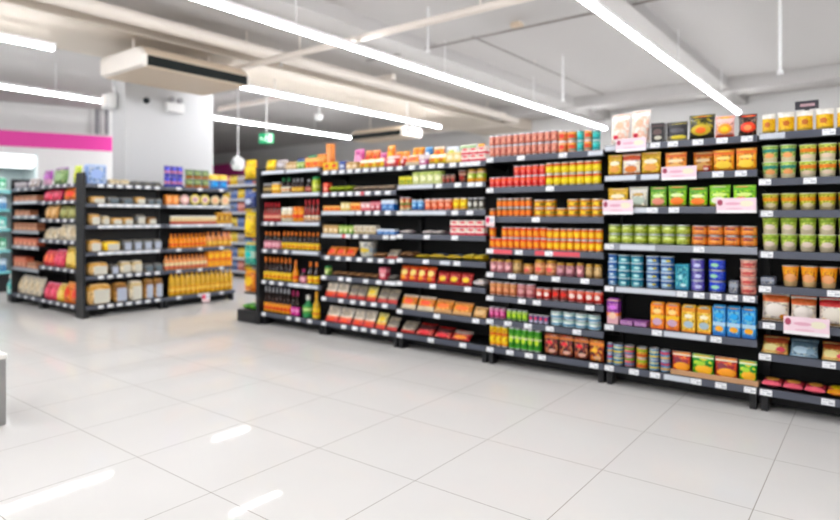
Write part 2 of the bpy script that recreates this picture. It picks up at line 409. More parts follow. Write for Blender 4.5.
for k, (py_, lab) in enumerate(((70, 'upper'), (78, 'lower'))):
    pipe([(-9.8 * H, -1.0 * H, H + (1.86 - .06 * k) * H), (-9.8 * H, 6.9 * H, H + (1.86 - .06 * k) * H)], .018, 'duct_cream', f'{lab} of two thin pipes beside the far light run, above the magenta stripe', [(-9.8 * H, y * H, H + (1.86 - .06 * k) * H) for y in (1.2, 5.2)])
zz = H + 1.88 * H
pipe([(-9.2 * H, 6.2 * H, zz), (-5.2 * H, 6.2 * H, zz)], .05, 'duct_cream', 'cream pipe crossing above the hanging exit sign')
# sprinkler drops: thin white rods from the ceiling with a small head
def drop(px, py0, py1, Y, label):
    x = ratio(px) * Y; d = dist_y(px, Y); z1 = H + (HY - py1) * d / F
    t = empty('sprinkler_drop', (x, Y, z1))
    link('rod', MB().tube((0, 0, .03), (0, 0, CE - z1), .012).mesh('rod', 'lamp_white', True), t)
    link('head', MB().lathe([(.012, .035), (.022, .03), (.022, .012), (.008, .01), (.03, .002), (.03, 0), (.001, 0)], 12).mesh('head', 'lamp_white', True), t)
    tag(t, label, 'sprinkler', 'sprinkler drops')
drop(428, 20, 52, 4.6 * H, 'white sprinkler drop left of the junction box')
drop(563, 75, 101, 7.0 * H, 'white sprinkler drop between the two nearest light runs')
drop(780, 30, 74, 5.2 * H, 'white sprinkler drop over the cup noodle bay')
drop(281, 32, 66, 4.7 * H, 'white sprinkler drop where the thick pipe meets the crossing pipe')

# ------------------------------------------------------------------ strip lights
ZL = H + 1.58 * H + .025
def strip(x, y0, y1, label, rods, w=.072):
    t = empty('strip_light', (x, y0, ZL)); L = y1 - y0
    link('light_tube', MB().add([(p[0], yy, p[1]) for yy in (0, L) for p in [(w*.5*math.cos(a), -.012 + w*.5*math.sin(a) * .9) for a in [PI + PI*i/8 for i in range(9)]]],
        [(i, i+1, i+10, i+9) for i in range(8)] + [(8, 0, 9, 17), tuple(range(9)), tuple(range(9, 18))]).mesh('light_tube', 'tube', True), t)
    link('housing', MB().box(-.03, .03, 0, L, -.011, .035).mesh('housing', 'lamp_white'), t)
    for e in (0, L): link('end_cap', MB().box(-.043, .043, e - .012, e + .012, -.045, .036).mesh('end_cap', 'lamp_white'), t)
    for r in rods: link('hanger_rod', MB().tube((0, r * H - y0, .03), (0, r * H - y0, CE - ZL), .006).mesh('hanger_rod', 'lamp_white'), t)
    return tag(t, label, 'light', 'strip lights')
XA, XB, XC, XD = -1.58 * H / .4013, -1.58 * H / .9186, -1.58 * H / .255, -1.58 * H / .186
strip(XA, -5.8 * H, 10.6 * H, 'long white light run crossing the whole ceiling to the canned food bay', (1.2, 3.4, 5.6, 7.8))
strip(XB, -5.8 * H, 10.2 * H, 'white light run nearest the cup noodle bay, ending above the pouches', (2, 4.4, 6.8, 9))
strip(XC, 4.3 * H, 8.64 * H, 'white light run that starts at the end of the big air conditioner', (5, 6.6, 8.2))
strip(XC, -5.8 * H, 2.39 * H, 'short white light run ending at the upper left, before the air conditioner', (-1, .6, 1.9))
strip(XD, -4.5 * H, 8.77 * H, 'white light run passing behind the pillar above the magenta stripe', (-.5, 1.5, 3.3, 5.6, 7.8))
strip(-10.77 * H, 5.4 * H, 7.0 * H, 'short white light run hidden behind the white pillar', (6.2,))  # added lamp, hidden by the pillar, to brighten the back-left area
for i, x in enumerate((.55,)):  # extra unseen light run, added for more brightness along the aisle
    strip(x * H, -5.8 * H, 10.2 * H, ['white light run over the cup noodle end of the aisle, outside the picture', 'white light run one row beyond the picture over the next aisle', 'white light run along the far side wall outside the picture'][i], (0, 5))

# ------------------------------------------------------------------ air conditioners, signs, cameras
def aircon(loc, rz, W, L, Hh, label):
    t = empty('air_conditioner', loc, rz)
    prof = [(-W/2, .02), (-W/2 + .03, 0), (W/2 - .02, 0), (W/2, .02), (W/2, .125), (W/2 - .12, Hh), (-W/2 + .03, Hh), (-W/2, Hh - .03)]
    link('casing', MB().loft([[(x, y, z) for x, z in prof] for y in (.05, L - .05)]).mesh('casing', 'unit_tan'), t)
    small = [(x * .95, z * .86 + .015) for x, z in prof]
    for e in (0, 1):
        r = [[(x, y, z) for x, z in q] for q, y in (((small, 0), (prof, .051)) if e == 0 else ((prof, L - .051), (small, L)))]
        link('end_panel', MB().loft(r).mesh('end_panel', 'unit_cream'), t)
    link('louver', MB().box(W/2 - .01, W/2 + .004, .052, L - .052, .012, .12).mesh('louver', 'louver_dark'), t)
    for y in (.2, L - .2): link('hanger', MB().tube((-.1, y, Hh - .01), (-.1, y, CE - loc[2]), .012).mesh('hanger', 'duct_cream'), t)
    return tag(t, label, 'air conditioner')
za = H + 1.4 * H
aircon((-5.84 * H, 2.84 * H, za), 0, .86 * H, 1.2 * H, .23, 'large cream ceiling air conditioner in front of the white pillar')
aircon((-7.7 * H, 8.2 * H, H + 1.38 * H), -PI/2, .55 * H, 1.25 * H, .22, 'smaller air conditioner with a dark louver hanging far off above the boxed snacks')
# exit sign
xe, ye = -6.9 * H, 5.42 * H; ze = H + 1.03 * H
t = empty('exit_sign', (xe, ye, ze), math.radians(28))
link('sign_case', MB().rbox(.24, .05, .165, .008).mesh('sign_case', 'exit_green'), t)
fig = MB().lathe([(.001, 0), (.012, .002), (.012, .022), (.001, .024)], 8, 0, 0)
fig.v = [(x + .012, -.029 + y * .1, z + .115) for x, y, z in fig.v]
for a, b, r in (((.01, .11), (.0, .07), .009), ((.0, .07), (.028, .045), .007), ((.028, .045), (.03, .02), .006), ((.0, .07), (-.025, .055), .007), ((-.025, .055), (-.045, .05), .006), ((.01, .105), (.035, .09), .005), ((.008, .105), (-.02, .092), .005)):
    fig.tube((a[0], -.027, a[1]), (b[0], -.027, b[1]), r, 8)
link('running_figure', fig.mesh('running_figure', 'exit_white'), t)
link('doorway_mark', MB().box(.05, .105, -.0275, -.0252, .02, .145).mesh('doorway_mark', 'exit_white'), t)
link('arrow', MB().add([(-.105, -.027, .082), (-.075, -.027, .11), (-.075, -.027, .09), (-.05, -.027, .09), (-.05, -.027, .074), (-.075, -.027, .074), (-.075, -.027, .054)], [(0, 6, 2, 1), (2, 6, 5, 3), (3, 5, 4)]).mesh('arrow', 'exit_white'), t)
link('hanger_rod', MB().tube((0, 0, .16), (0, 0, CE - ze), .01).mesh('hanger_rod', 'lamp_white'), t)
tag(t, 'green and white exit sign with running figure hanging left of the bottled sauce bay', 'exit sign')
# hanging dome cameras under the light run
def dome(px, py, Y, label, r=.07):
    x = ratio(px) * Y; z = H + (HY - py) * dist_y(px, Y) / F
    t = empty('dome_camera', (x, Y, z))
    link('dome', MB().lathe([(.001, 0), (r * .6, .01), (r * .9, .04), (r, .08), (r * .95, .11), (r * .4, .135), (.001, .14)], 18).mesh('dome', 'lamp_white', True), t)
    link('stem', MB().tube((0, 0, .135), (0, 0, CE - z), .014).mesh('stem', 'lamp_white'), t)
    tag(t, label, 'camera', 'hanging dome cameras')
dome(319, 121, 6.4 * H, 'round white dome hanging on a stem right of the exit sign')
dome(407, 133, 7.3 * H, 'round white dome hanging at the end of the middle light run', .08)
# pillar fittings
xf = -6.7 * H
def on_pillar(px, py):
    y = xf / ratio(px); return y, H + (HY - py) * dist_x(px, xf) / F
y, z = on_pillar(173, 113)
t = empty('emergency_light', (xf, y, z), PI/2)
link('casing', MB().rbox(.26, .07, .13, .012, y=-.041).mesh('casing', 'lamp_white'), t)
link('wall_mount', MB().box(-.1, .1, -.0055, -.0005, .02, .11).mesh('wall_mount', 'unit_cream'), t)
for s_ in (-.06, .06):
    b = MB().lathe([(.02, 0), (.035, .01), (.038, .05), (.02, .055), (.001, .05)], 14); b.v = [(x + s_, -.05 - z_ * .8, y_ + .17) for x, y_, z_ in b.v]
    b.tube((s_, -.04, .12), (s_, -.05, .17), .01)
    link('lamp_head', b.mesh('lamp_head', 'conduit_grey', True), t)
tag(t, 'white twin head emergency light on the white pillar', 'emergency light')
y, z = on_pillar(145, 104)
t = empty('security_camera', (xf, y, z), PI/2)
b = MB().lathe([(.05, 0), (.055, .01), (.055, .03), (.001, .031)], 16); b.v = [(x, -q, yy + .04) for x, yy, q in b.v]
link('wall_mount', b.mesh('wall_mount', 'lamp_white', True), t)
b = MB().lathe([(.046, .03), (.042, .055), (.025, .075), (.001, .08)], 16); b.v = [(x, -q, yy + .04) for x, yy, q in b.v]
link('lens_dome', b.mesh('lens_dome', 'lens_dark', True), t)
tag(t, 'small round security camera with dark lens on the white pillar', 'camera')
yy = 3.315 * H; xx = ratio(115) * yy; zz = H + (HY - 110) * dist_y(115, yy) / F
t = empty('loudspeaker', (xx, yy, zz))
link('cabinet', MB().rbox(.2, .13, .2, .03, y=-.075).mesh('cabinet', 'lamp_white'), t)
b = MB().lathe([(.07, 0), (.075, .006), (.001, .008)], 18); b.v = [(x, -.141 - q, z_ + .1) for x, z_, q in b.v]
link('grille', b.mesh('grille', 'unit_cream', True), t)
link('wall_mount', MB().box(-.02, .02, -.02, -.001, .18, .3).mesh('wall_mount', 'lamp_white'), t)
tag(t, 'white rounded wall speaker at the left corner of the pillar', 'speaker')
# conduits up the angled wall
for i, px in enumerate((92, 97, 102, 107)):
    k = (px - CX) / F; dx, dy = k * cs - sn, k * sn + cs
    # meet the wall line
    det = dx * -du.y + du.x * dy; tt = (pa.x * -du.y + du.x * pa.y) / det
    p = Vector((dx * tt, dy * tt, 0)) + nn * .05
    o = link('wall_conduit', MB().tube((0, 0, H + 1.53 * H), (0, 0, CE - .001), .03).mesh('wall_conduit', 'conduit_grey' if i % 2 else 'paint_white', True)); o.location = p
    tag(o, f'{["pale outermost", "grey second", "pale third", "grey last"][i]} upright conduit on the wall just left of the pillar', 'conduit', 'conduits beside the pillar')
# round white hanging fixture, built as a speaker, in the aisle beyond the block of shelves
Y = 5.6 * H; x = ratio(238) * Y; z = H + (HY - 163) * dist_y(238, Y) / F
t = empty('ceiling_speaker', (x, Y, z))
link('shell', MB().lathe([(.001, -.13), (.08, -.12), (.115, -.06), (.11, .05), (.06, .11), (.001, .12)], 18).mesh('shell', 'lamp_white', True), t)
b = MB().lathe([(.05, 0), (.055, .004), (.001, .006)], 16); b.v = [(x_ * .9, -.112 - q, z_ * .9) for x_, z_, q in b.v]
link('dark_front', b.mesh('dark_front', 'conduit_grey', True), t)
link('rod', MB().tube((0, 0, .09), (0, 0, CE - z), .012).mesh('rod', 'lamp_white'), t)
tag(t, 'white rounded hanging speaker left of the yellow bags on the bottled sauce bay', 'speaker')

# ------------------------------------------------------------------ shelving
YG = 3.5 * H
XRF = -6.15 * H
YE = 2.63 * H
TAG_ME = None
def price_tag_mesh():
    global TAG_ME
    if TAG_ME is None: TAG_ME = MB().rbox(.062, .002, .034, .0008).mesh('price_tag', 'price_tag')
    return TAG_ME
def bay(face, s0, s1, lips, label, depth=.36, tags={}, rails={}, strips={}, feet=True, top=None, last=False, first=False, post=None):
    """one bay of shop shelving: panel, posts, plinth, feet and shelves with price rails"""
    ox = (s0 + s1) / 2; W = s1 - s0; face.lim = (s0, s1)
    t = empty('shelf_bay', face.at(ox, 0, 0), face.rz)
    top = top or lips[0] + .05
    link('back_panel', MB().box(-W/2, W/2, depth + .004, depth + .024, .05, top).mesh('back_panel', 'panel_black'), t)
    for k, x in enumerate((-W/2, W/2)):
        w = .018
        link('upright', MB().box(x - (0 if k == 0 else w), x + (w if k == 0 else 0), depth - .03, depth + .003, .0, top).mesh('upright', 'shelf_black'), t)
    if post: 
        for x in post: link('corner_post', MB().box(x * W/2 - .026 + .026 * x, x * W/2 + .026 + .026 * x, -.02, depth + .02, 0, H + .45 * H).mesh('corner_post', 'shelf_black'), t)
    if first: link('side_panel', MB().box(-W/2 - .03, -W/2 - .0005, -.004, depth + .024, 0, H + .43 * H).mesh('side_panel', 'shelf_black'), t)
    link('base_plinth', MB().box(-W/2 + .001, W/2 - .001, .14, depth, .012, lips[-1] - .028).mesh('base_plinth', 'panel_black'), t)
    for x in (-W/2 + .03, W/2 - .03):
        link('foot', MB().box(x - .018, x + .018, .02, .09, 0, lips[-1] - .03).mesh('foot', 'shelf_black'), t)
    for i, z in enumerate(lips):
        d0 = .0
        me = MB().box(-W/2 + .004, W/2 - .004, .012, depth, z - .008, z + .018)
        me.box(-W/2 + .004, W/2 - .004, .006, .013, z - .024, z + .021)
        for x in (-1, 1):   # slanting side brackets
            a = x * (W/2 - .006); b = a - x * .004; q = MB()
            x0, x1 = min(a, b), max(a, b)
            me.add([(x0, .05, z-.009), (x1, .05, z-.009), (x1, depth, z-.009), (x0, depth, z-.009), (x0, depth, z-.06), (x1, depth, z-.06)], [(0,1,2,3),(3,2,5,4),(0,4,5,1),(0,3,4),(1,5,2)])
        sh = link('shelf', me.mesh('shelf', 'shelf_black'), t)
        link('price_rail', MB().add([(-W/2+.004,.005,z-.022),(W/2-.004,.005,z-.022),(W/2-.004,-.004,z-.02),(-W/2+.004,-.004,z-.02),(-W/2+.004,.005,z+.021),(W/2-.004,.005,z+.021),(W/2-.004,.002,z+.02),(-W/2+.004,.002,z+.02)],
             [(0,1,2,3),(4,5,6,7),(3,2,6,7),(0,1,5,4),(0,3,7,4),(1,2,6,5)]).mesh('price_rail', rails.get(i, 'rail_slate')), sh)
        for px in tags.get(i, ()):
            s_ = face.s(px) - ox
            if not -W/2 + .03 < s_ < W/2 - .03: s_ = max(-W/2 + .036, min(W/2 - .036, s_))
            g = link('price_tag', price_tag_mesh(), sh); g.location = (s_, -.006, z - .017); g.rotation_euler = (math.radians(-8), 0, 0)
        for p0, p1, m in strips.get(i, ()):
            a, b = max(face.s(p0) - ox, -W/2 + .008), min(face.s(p1) - ox, W/2 - .008)
            g = link('rail_strip', MB().rbox(b - a, .0015, .033, .0006).mesh('rail_strip', m), sh); g.location = ((a + b) / 2, -.0035, z - .0165); g.rotation_euler = (math.radians(-8), 0, 0)
    return tag(t, label, 'shelving', 'shelving bays')
def spread(x0, x1, n): return [x0 + (x1 - x0) * (k + .5) / n for k in range(n)]
def card(face, x0, x1, y0, y1, m, label, inward=-.022):
    a, b = face.s(x0), face.s(x1); z1, z0 = face.z((x0+x1)/2, y0), face.z((x0+x1)/2, y1)
    t = empty('promotion_card', face.at((a+b)/2, inward, z0), face.rz)
    link('printed_card', MB().rbox(b - a, .003, z1 - z0, .001).mesh('printed_card', m), t)
    link('clip', MB().box(-.012, .012, .0015, abs(inward) - .006, .012, .024).mesh('clip', 'card_white'), t)
    tag(t, label, 'promotion card', 'promotion cards')
# ------------------------------------------------------------------ printed packs
N = lambda a, b, c, s=6, z0=.1, z1=.6: (a, b, c, s, z0, z1)
P('pink_tin', '#bc7066', [(.0, .12, '#8c4038'), (.78, .9, '#d8a090')], [(.5, .5, .3, .24, '#d89c8c')])
P('orange_pink_tin', '#cc7c50', [(.78, .9, '#f3c9a0')], [(.5, .5, .3, .24, '#d8504a')])
P('teal_tin', '#2aa5a0', [(.1, .3, '#1d7f86'), (.7, .8, '#8fd8cc')], [(.5, .5, .32, .2, '#58c4c0')])
P('orange_teal_tin', '#e0783a', [(.1, .25, '#2a9a94'), (.75, .9, '#f2c078')], [(.5, .52, .32, .2, '#c84a30')])
P('red_can', '#d8202c', [(.05, .2, '#b01420'), (.72, .8, '#f08a50')], [(.5, .5, .26, .12, '#e88078')])
P('red_orange_can', '#d92a30', [(.82, .95, '#e8a030')], [(.5, .42, .36, .22, '#ee6a58')])
P('yellow_red_can', '#f6dc0c', [(.0, .16, '#cdb030'), (.74, .96, '#c8322a')], [(.5, .45, .3, .14, '#f8e440')])
P('orange_green_can', '#e2701e', [(.0, .1, '#9a3f18'), (.8, .95, '#24705e')], [(.5, .45, .34, .2, '#f28a34')])
P('dark_orange_can', '#d06024', [(.0, .3, '#1f5f5e'), (.75, .9, '#e2a050')], [(.5, .55, .3, .16, '#a83a20')])
P('stripe_tin', '#d8a82c', [(.08, .2, '#b8452c'), (.36, .62, '#6a6a38'), (.76, .9, '#b8502c')], [(.5, .5, .26, .2, '#e8c850')])
P('orange_red_can', '#ea8424', [(.05, .16, '#d04a28'), (.78, .95, '#dc3c30')], [(.5, .46, .36, .22, '#f4a848')])
P('yellow_orange_can', '#f0b01c', [(.05, .16, '#d8562a'), (.8, .95, '#d03a34')], [(.5, .46, .36, .2, '#f6d040')])
P('rose_jar', '#b87c86', [(.1, .22, '#a8606e')], [(.5, .48, .34, .2, '#e8bcc0')])
P('tan_jar', '#a98a62', [(.1, .22, '#7f6040')], [(.5, .48, .34, .2, '#c8ac84')])
P('peach_jar', '#d79a74', [(.1, .22, '#b06a58'), (.62, .7, '#e8c49a')], [(.5, .45, .3, .2, '#e07068')])
P('mauve_jar', '#a8727e', [(.1, .22, '#7c4c5c')], [(.5, .48, .34, .2, '#c898a0')])
P('brown_can', '#c07a56', [(.05, .2, '#98543c'), (.75, .9, '#d8a478')], [(.5, .48, .36, .2, '#dca080')])
P('mauve_can', '#b4686e', [(.05, .2, '#8c4450'), (.75, .9, '#d09a98')], [(.5, .48, .36, .2, '#d4a0a0')])
P('scarlet_can', '#c8262a', [(.05, .2, '#7c1218'), (.8, .92, '#e89a80')], [(.5, .5, .34, .22, '#f0e0d8')])
P('maroon_can', '#8c1c22', [(.05, .2, '#3c0c10')], [(.5, .55, .34, .22, '#d84038')])
P('magenta_can', '#b22a72', [(.05, .2, '#7c1850'), (.75, .9, '#d8a0b8')], [(.5, .5, .3, .2, '#d87aa8')])
P('green_can', '#7fae3c', [(.05, .2, '#4c7c24'), (.75, .9, '#c8d890')], [(.5, .5, .3, .2, '#bcd868')])
P('violet_tub', '#7a5a9a', [(.05, .4, '#c8c8dc')], [(.5, .6, .3, .2, '#d84a6a')])
P('white_blue_tin', '#c8dce0', [(.1, .4, '#5a94b4'), (.75, .9, '#88b4a8')], [(.5, .58, .3, .18, '#f4f4ee')])
P('yellow_tall_can', '#f2b80e', [(.0, .1, '#d88a10'), (.55, .66, '#d8602a'), (.9, 1, '#f8d850')], [(.5, .35, .3, .14, '#f8dc58')])
P('green_tall_can', '#5fa83a', [(.1, .3, '#2c7a34'), (.5, .6, '#e8e4c0'), (.8, .9, '#3a8a2c')], [(.5, .42, .3, .14, '#c8e070')])
P('dark_pouch', '#2c1010', [(.86, 1, '#c8781c')], [(.4, .66, .22, .1, '#d83040'), (.6, .24, .24, .1, '#d8b0a0')], N('#2a080c', '#84141f', '#c08460', 7, .08, .86))
P('amber_pouch', '#7c3a14', [(.82, 1, '#e0901c')], [(.4, .6, .2, .12, '#f0c040'), (.6, .22, .26, .1, '#d0a888')], N('#4c1810', '#b84a1c', '#d8a850', 6, .08, .82))
# pouch noodle bay
P('white_pink_pack', '#f0e6e0', [(.85, 1, '#fbf6f2')], [(.5, .66, .2, .12, '#e8b8a0'), (.3, .26, .14, .07, '#c83a50')], N('#f6ece4', '#f0c8b4', '#eee6dc', 4, .1, .85))
P('black_pack', '#1c1a1c', [(.8, .9, '#4a3a3c')], [(.5, .52, .36, .16, '#5c4a48'), (.55, .22, .3, .1, '#c8c4b4')])
P('black_white_pack', '#222024', [(.0, .3, '#8c8474')], [(.5, .62, .34, .14, '#4c4a50'), (.6, .2, .36, .12, '#e0d070')])
P('black_yellow_bag', '#26240e', [(.88, 1, '#1a1812')], [(.5, .4, .38, .24, '#c8b020'), (.5, .38, .2, .14, '#e87a20')], N('#1c1c12', '#4c4c14', '#a89a1c', 5, .2, .9))
P('pink_orange_bag', '#e8a8a0', [(.75, 1, '#f0c8c4'), (.0, .12, '#c8503a')], [(.52, .42, .36, .26, '#f0a424'), (.52, .4, .2, .14, '#e8d060')])
P('black_red_bag', '#2a1414', [(.86, 1, '#1c1012')], [(.55, .42, .4, .26, '#e05038'), (.55, .4, .2, .14, '#f0a070')])
P('yellow_pouch', '#e8c050', [(.84, 1, '#d8b02c'), (.0, .1, '#b07828')], [(.5, .64, .34, .12, '#f6ecd0'), (.5, .32, .34, .18, '#e0a468')])
P('orange_white_pouch', '#efe2d6', [(.78, 1, '#d85a28'), (.0, .1, '#c87840')], [(.5, .3, .34, .18, '#d88450'), (.5, .66, .34, .1, '#f8f4f0')])
P('orange_pouch', '#e8923c', [(.84, 1, '#d8702a'), (.0, .1, '#b8602c')], [(.5, .66, .36, .1, '#f6dcb4'), (.5, .32, .36, .2, '#e0b478')])
P('bright_orange_pouch', '#f09a1c', [(.84, 1, '#e87c14'), (.0, .12, '#c8882c')], [(.5, .68, .32, .09, '#f8dc98'), (.5, .32, .38, .2, '#f0d070')])
P('grey_pouch', '#d8d8d0', [(.8, 1, '#e8e4dc'), (.0, .12, '#b0a890')], [(.5, .35, .36, .22, '#b8c4b8'), (.5, .7, .3, .08, '#c8a870')])
P('green_pink_pouch', '#7ab040', [(.84, 1, '#64a030'), (.0, .12, '#8c7850')], [(.5, .62, .34, .1, '#d8ecb0'), (.5, .3, .38, .2, '#d89080')])
P('green_orange_pouch', '#86c030', [(.84, 1, '#70b024'), (.0, .12, '#a08450')], [(.5, .62, .34, .1, '#e4f0b8'), (.5, .3, .38, .2, '#e8843c')])
P('lime_pouch', '#96d424', [(.84, 1, '#84c818'), (.0, .12, '#a89858')], [(.5, .62, .34, .1, '#e0f0a0'), (.45, .32, .34, .18, '#f0ecd8')])
P('lime_red_pouch', '#8ed020', [(.84, 1, '#80c814'), (.0, .12, '#a89858')], [(.5, .62, .34, .1, '#e0f0a0'), (.36, .3, .3, .2, '#e87a58')])
P('lime_tin', '#94a44c', [(.0, .1, '#6c8430'), (.4, .56, '#c4d078'), (.86, 1, '#88a040')], [(.5, .7, .34, .1, '#dce4b0')])
P('grass_tin', '#78b048', [(.0, .1, '#4c8430'), (.4, .56, '#b8c870'), (.86, 1, '#78a040')], [(.5, .7, .34, .1, '#dce4b0')])
P('orange_tin', '#e0843c', [(.0, .1, '#8c4420'), (.4, .56, '#f0b070'), (.86, 1, '#b8602c')], [(.5, .7, .34, .1, '#8c3c50')])
P('blue_white_tub', '#2a7cc0', [(.0, .16, '#c0d4e4'), (.68, .9, '#1450a4')], [(.5, .46, .24, .16, '#e0ecf4')])
P('teal_white_tub', '#1490ac', [(.0, .12, '#b0d4dc'), (.72, .9, '#0c6888')], [(.55, .44, .24, .16, '#d0ecec')])
P('blue_dot_tub', '#3c6cac', [(.0, .16, '#a8c0dc'), (.76, .9, '#2c4c94')], [(.4, .46, .28, .2, '#c8e0e8'), (.7, .5, .14, .12, '#e8d860')])
P('teal_box', '#128ca4', [(.0, .14, '#0c6c88')], [(.4, .5, .14, .1, '#a8d8dc'), (.6, .2, .2, .06, '#c8e4e4')])
P('violet_tin', '#5c54b0', [(.0, .14, '#3c3894')], [(.6, .42, .24, .2, '#d0d4ec')])
P('royal_tin', '#1444cc', [(.0, .14, '#0c2c90')], [(.4, .5, .26, .2, '#a8d8b0')])
P('slate_pack', '#6a7080', [(.5, .8, '#9aa0ac')], [])
P('pink_tub', '#e09a90', [(.0, .14, '#b86460'), (.7, .86, '#f0c4b8')], [(.5, .45, .34, .18, '#c85a58')])
P('purple_pack', '#8a3a9c', [(.0, .35, '#e0b4b8'), (.35, .5, '#e88c48'), (.9, 1, '#6c2c84')], [(.5, .36, .34, .14, '#f0d0b8'), (.5, .72, .34, .1, '#c87ad0')])
P('mauve_box', '#8c5a94', [(.3, .6, '#b088b4')], [], rough=.5)
P('orange_carton', '#f08a24', [(.0, .1, '#c86430'), (.45, .58, '#f4c85c')], [(.5, .3, .36, .14, '#c8a8c0'), (.5, .74, .3, .1, '#f8d8a0')])
P('cream_carton', '#f0c468', [(.0, .1, '#d88c38'), (.84, 1, '#d8923c')], [(.5, .32, .36, .14, '#a8bcc8'), (.5, .66, .3, .08, '#f8f0d8')])
P('blue_carton', '#1c88cc', [(.0, .12, '#1464a8'), (.36, .5, '#c0dcec')], [(.5, .26, .32, .1, '#f0b050'), (.5, .74, .3, .1, '#48a8e0')])
P('striped_tin', '#1a84c0', [(.12, .4, '#d8b070'), (.62, .9, '#b83848')])
P('striped_tin_red', '#c03a5c', [(.12, .36, '#2c84a4'), (.62, .88, '#58a040')])
P('striped_tin_gold', '#d09a3c', [(.12, .36, '#b8402c'), (.62, .86, '#78a848')])
P('striped_tin_blue', '#1478ac', [(.16, .36, '#e8d048'), (.62, .84, '#d8d0a0')])
P('red_soup_pouch', '#a83030', [(.9, 1, '#e8e0c8')], [(.35, .6, .24, .16, '#782838'), (.55, .3, .42, .24, '#f0a43c')], N('#8c2830', '#c84a34', '#e8a050', 5, .1, .88))
P('green_soup_pouch', '#3c9430', [(.9, 1, '#e4ecd0')], [(.55, .3, .4, .24, '#f0b828'), (.4, .62, .24, .12, '#a8d040')], N('#2c7c28', '#58b038', '#e8d840', 5, .1, .88))
# cup noodle bay
P('yellow_bowl', '#ecc024', [(.0, .16, '#a88c1c'), (.76, 1, '#f8f6f0')], [(.5, .44, .2, .14, '#c0701c')], N('#e8b81c', '#f0d048', '#d09820', 7, .12, .74))
P('teal_cup', '#a8c878', [(.0, .3, '#d8ccb0'), (.6, .8, '#3c8c84')], [(.5, .4, .3, .16, '#f0b080')])
P('green_cup', '#b4d088', [(.0, .3, '#c8c4a8'), (.6, .8, '#4c9c7c')], [(.5, .4, .3, .16, '#ecc094')])
P('orange_band_cup', '#c8d878', [(.0, .4, '#d8d0bc'), (.55, .78, '#e8843c')], [(.5, .3, .3, .14, '#ecd8c4')])
P('olive_cup', '#b8bc50', [(.0, .3, '#a89c80'), (.55, .78, '#e0922c')], [(.5, .3, .3, .14, '#d8ccb0')])
P('lime_cup', '#b8cc70', [(.0, .36, '#c8bca8'), (.7, .84, '#88a83c')], [(.5, .42, .32, .16, '#e8d8cc')])
P('bright_lime_cup', '#b4d42c', [(.0, .36, '#a89c90'), (.6, .74, '#e0e460')], [(.5, .42, .32, .16, '#ecdccc')])
P('orange_cup', '#f0961c', [(.0, .3, '#c8b08c'), (.78, .95, '#f8a81c')], [(.5, .42, .34, .2, '#ecb48c')])
P('white_orange_bag', '#f0e4d8', [(.76, 1, '#f47a30'), (.0, .1, '#c89858')], [(.5, .45, .38, .26, '#efe8e0'), (.8, .2, .14, .1, '#d8903c')])
P('white_red_bag', '#f0e4da', [(.76, 1, '#dc3040'), (.0, .1, '#c8a058')], [(.5, .45, .38, .26, '#efe8dc'), (.2, .2, .14, .1, '#d8a83c')])
P('yellow_red_flat', '#c8a468', [(.7, 1, '#a84838')], [(.35, .4, .3, .24, '#e8dca8'), (.72, .3, .18, .18, '#c8485c')])
P('blue_grey_flat', '#7a94a8', [(.7, 1, '#5c7080')], [(.4, .45, .3, .24, '#b8ccd8'), (.75, .4, .16, .2, '#8ca4b4')])
P('crimson_flat', '#b82040', [(.0, .2, '#e87888')], [(.5, .5, .34, .26, '#e8b070')], None, 1)
P('crimson_yellow_flat', '#b42438', [(.0, .2, '#e0a050')], [(.5, .5, .34, .3, '#e8d060')], None, 1)
# boxed snack bay and snack packet bay
P('orange_bag', '#ee8420', [(.9, 1, '#f8b050')], [(.5, .5, .34, .24, '#f4c860')])
P('blue_bag', '#2a7ac0', [(.9, 1, '#88b8e0')], [(.5, .5, .34, .24, '#e8eef4')])
P('yellow_white_bag', '#e8c848', [(.6, .9, '#f4f0e4')], [(.5, .4, .3, .2, '#d88a30')])
P('white_blue_bag', '#dfe6ee', [(.0, .3, '#5a88c8')], [(.5, .6, .3, .2, '#d8dc80')])
P('green_white_bag', '#e4ead8', [(.6, .9, '#58a84c')], [(.5, .4, .3, .2, '#3c8cc8')])
P('red_white_box', '#e8d8d0', [(.0, .34, '#c8344c'), (.34, .5, '#f4f0ea')], [(.5, .72, .34, .14, '#d8485c')])
P('cream_box', '#ecd8a0', [(.0, .2, '#d8b868')], [(.5, .55, .34, .2, '#f4ecd4')])
P('violet_white_box', '#e4d8e0', [(.0, .5, '#a84878')], [(.5, .3, .3, .14, '#f0e8ec')])
P('red_flat', '#cc3038', [(.7, .9, '#f0d8d0')], [(.5, .45, .34, .2, '#f4e0d8')])
P('yellow_green_box', '#b8b840', [(.6, .86, '#e0d860')], [(.5, .35, .3, .16, '#8ca040')])
P('pale_green_box', '#ccd49c', [(.78, .95, '#a8bc6c')], [(.5, .45, .34, .22, '#eaecc8')])
P('dark_red_cup', '#5c2020', [(.6, .8, '#c8a090')], [(.5, .4, .3, .18, '#a83834')])
P('green_orange_jar', '#9cb44c', [(.0, .36, '#d89834'), (.8, 1, '#c0a090')], [(.5, .5, .3, .14, '#d8e0a0')])
P('red_green_tin', '#b85a40', [(.0, .2, '#c8b890'), (.4, .6, '#5c8448')], [(.5, .75, .3, .12, '#e8d4b0')])
P('blue_tin', '#2c7cc0', [(.0, .2, '#1c5498'), (.8, .95, '#b8d4e8')], [(.5, .5, .34, .16, '#a8d4f0')])
P('salmon_tin', '#dc6c50', [(.0, .2, '#c85440'), (.8, .95, '#f0c0a8')], [(.5, .5, .34, .18, '#f0a890')])
P('yellow_tin', '#f0c418', [(.0, .2, '#d8a010')], [(.5, .5, .34, .2, '#f8e470')])
P('black_white_tin', '#2c2c2e', [(.0, .16, '#6c6c60')], [(.5, .5, .34, .24, '#d0d0c8')])
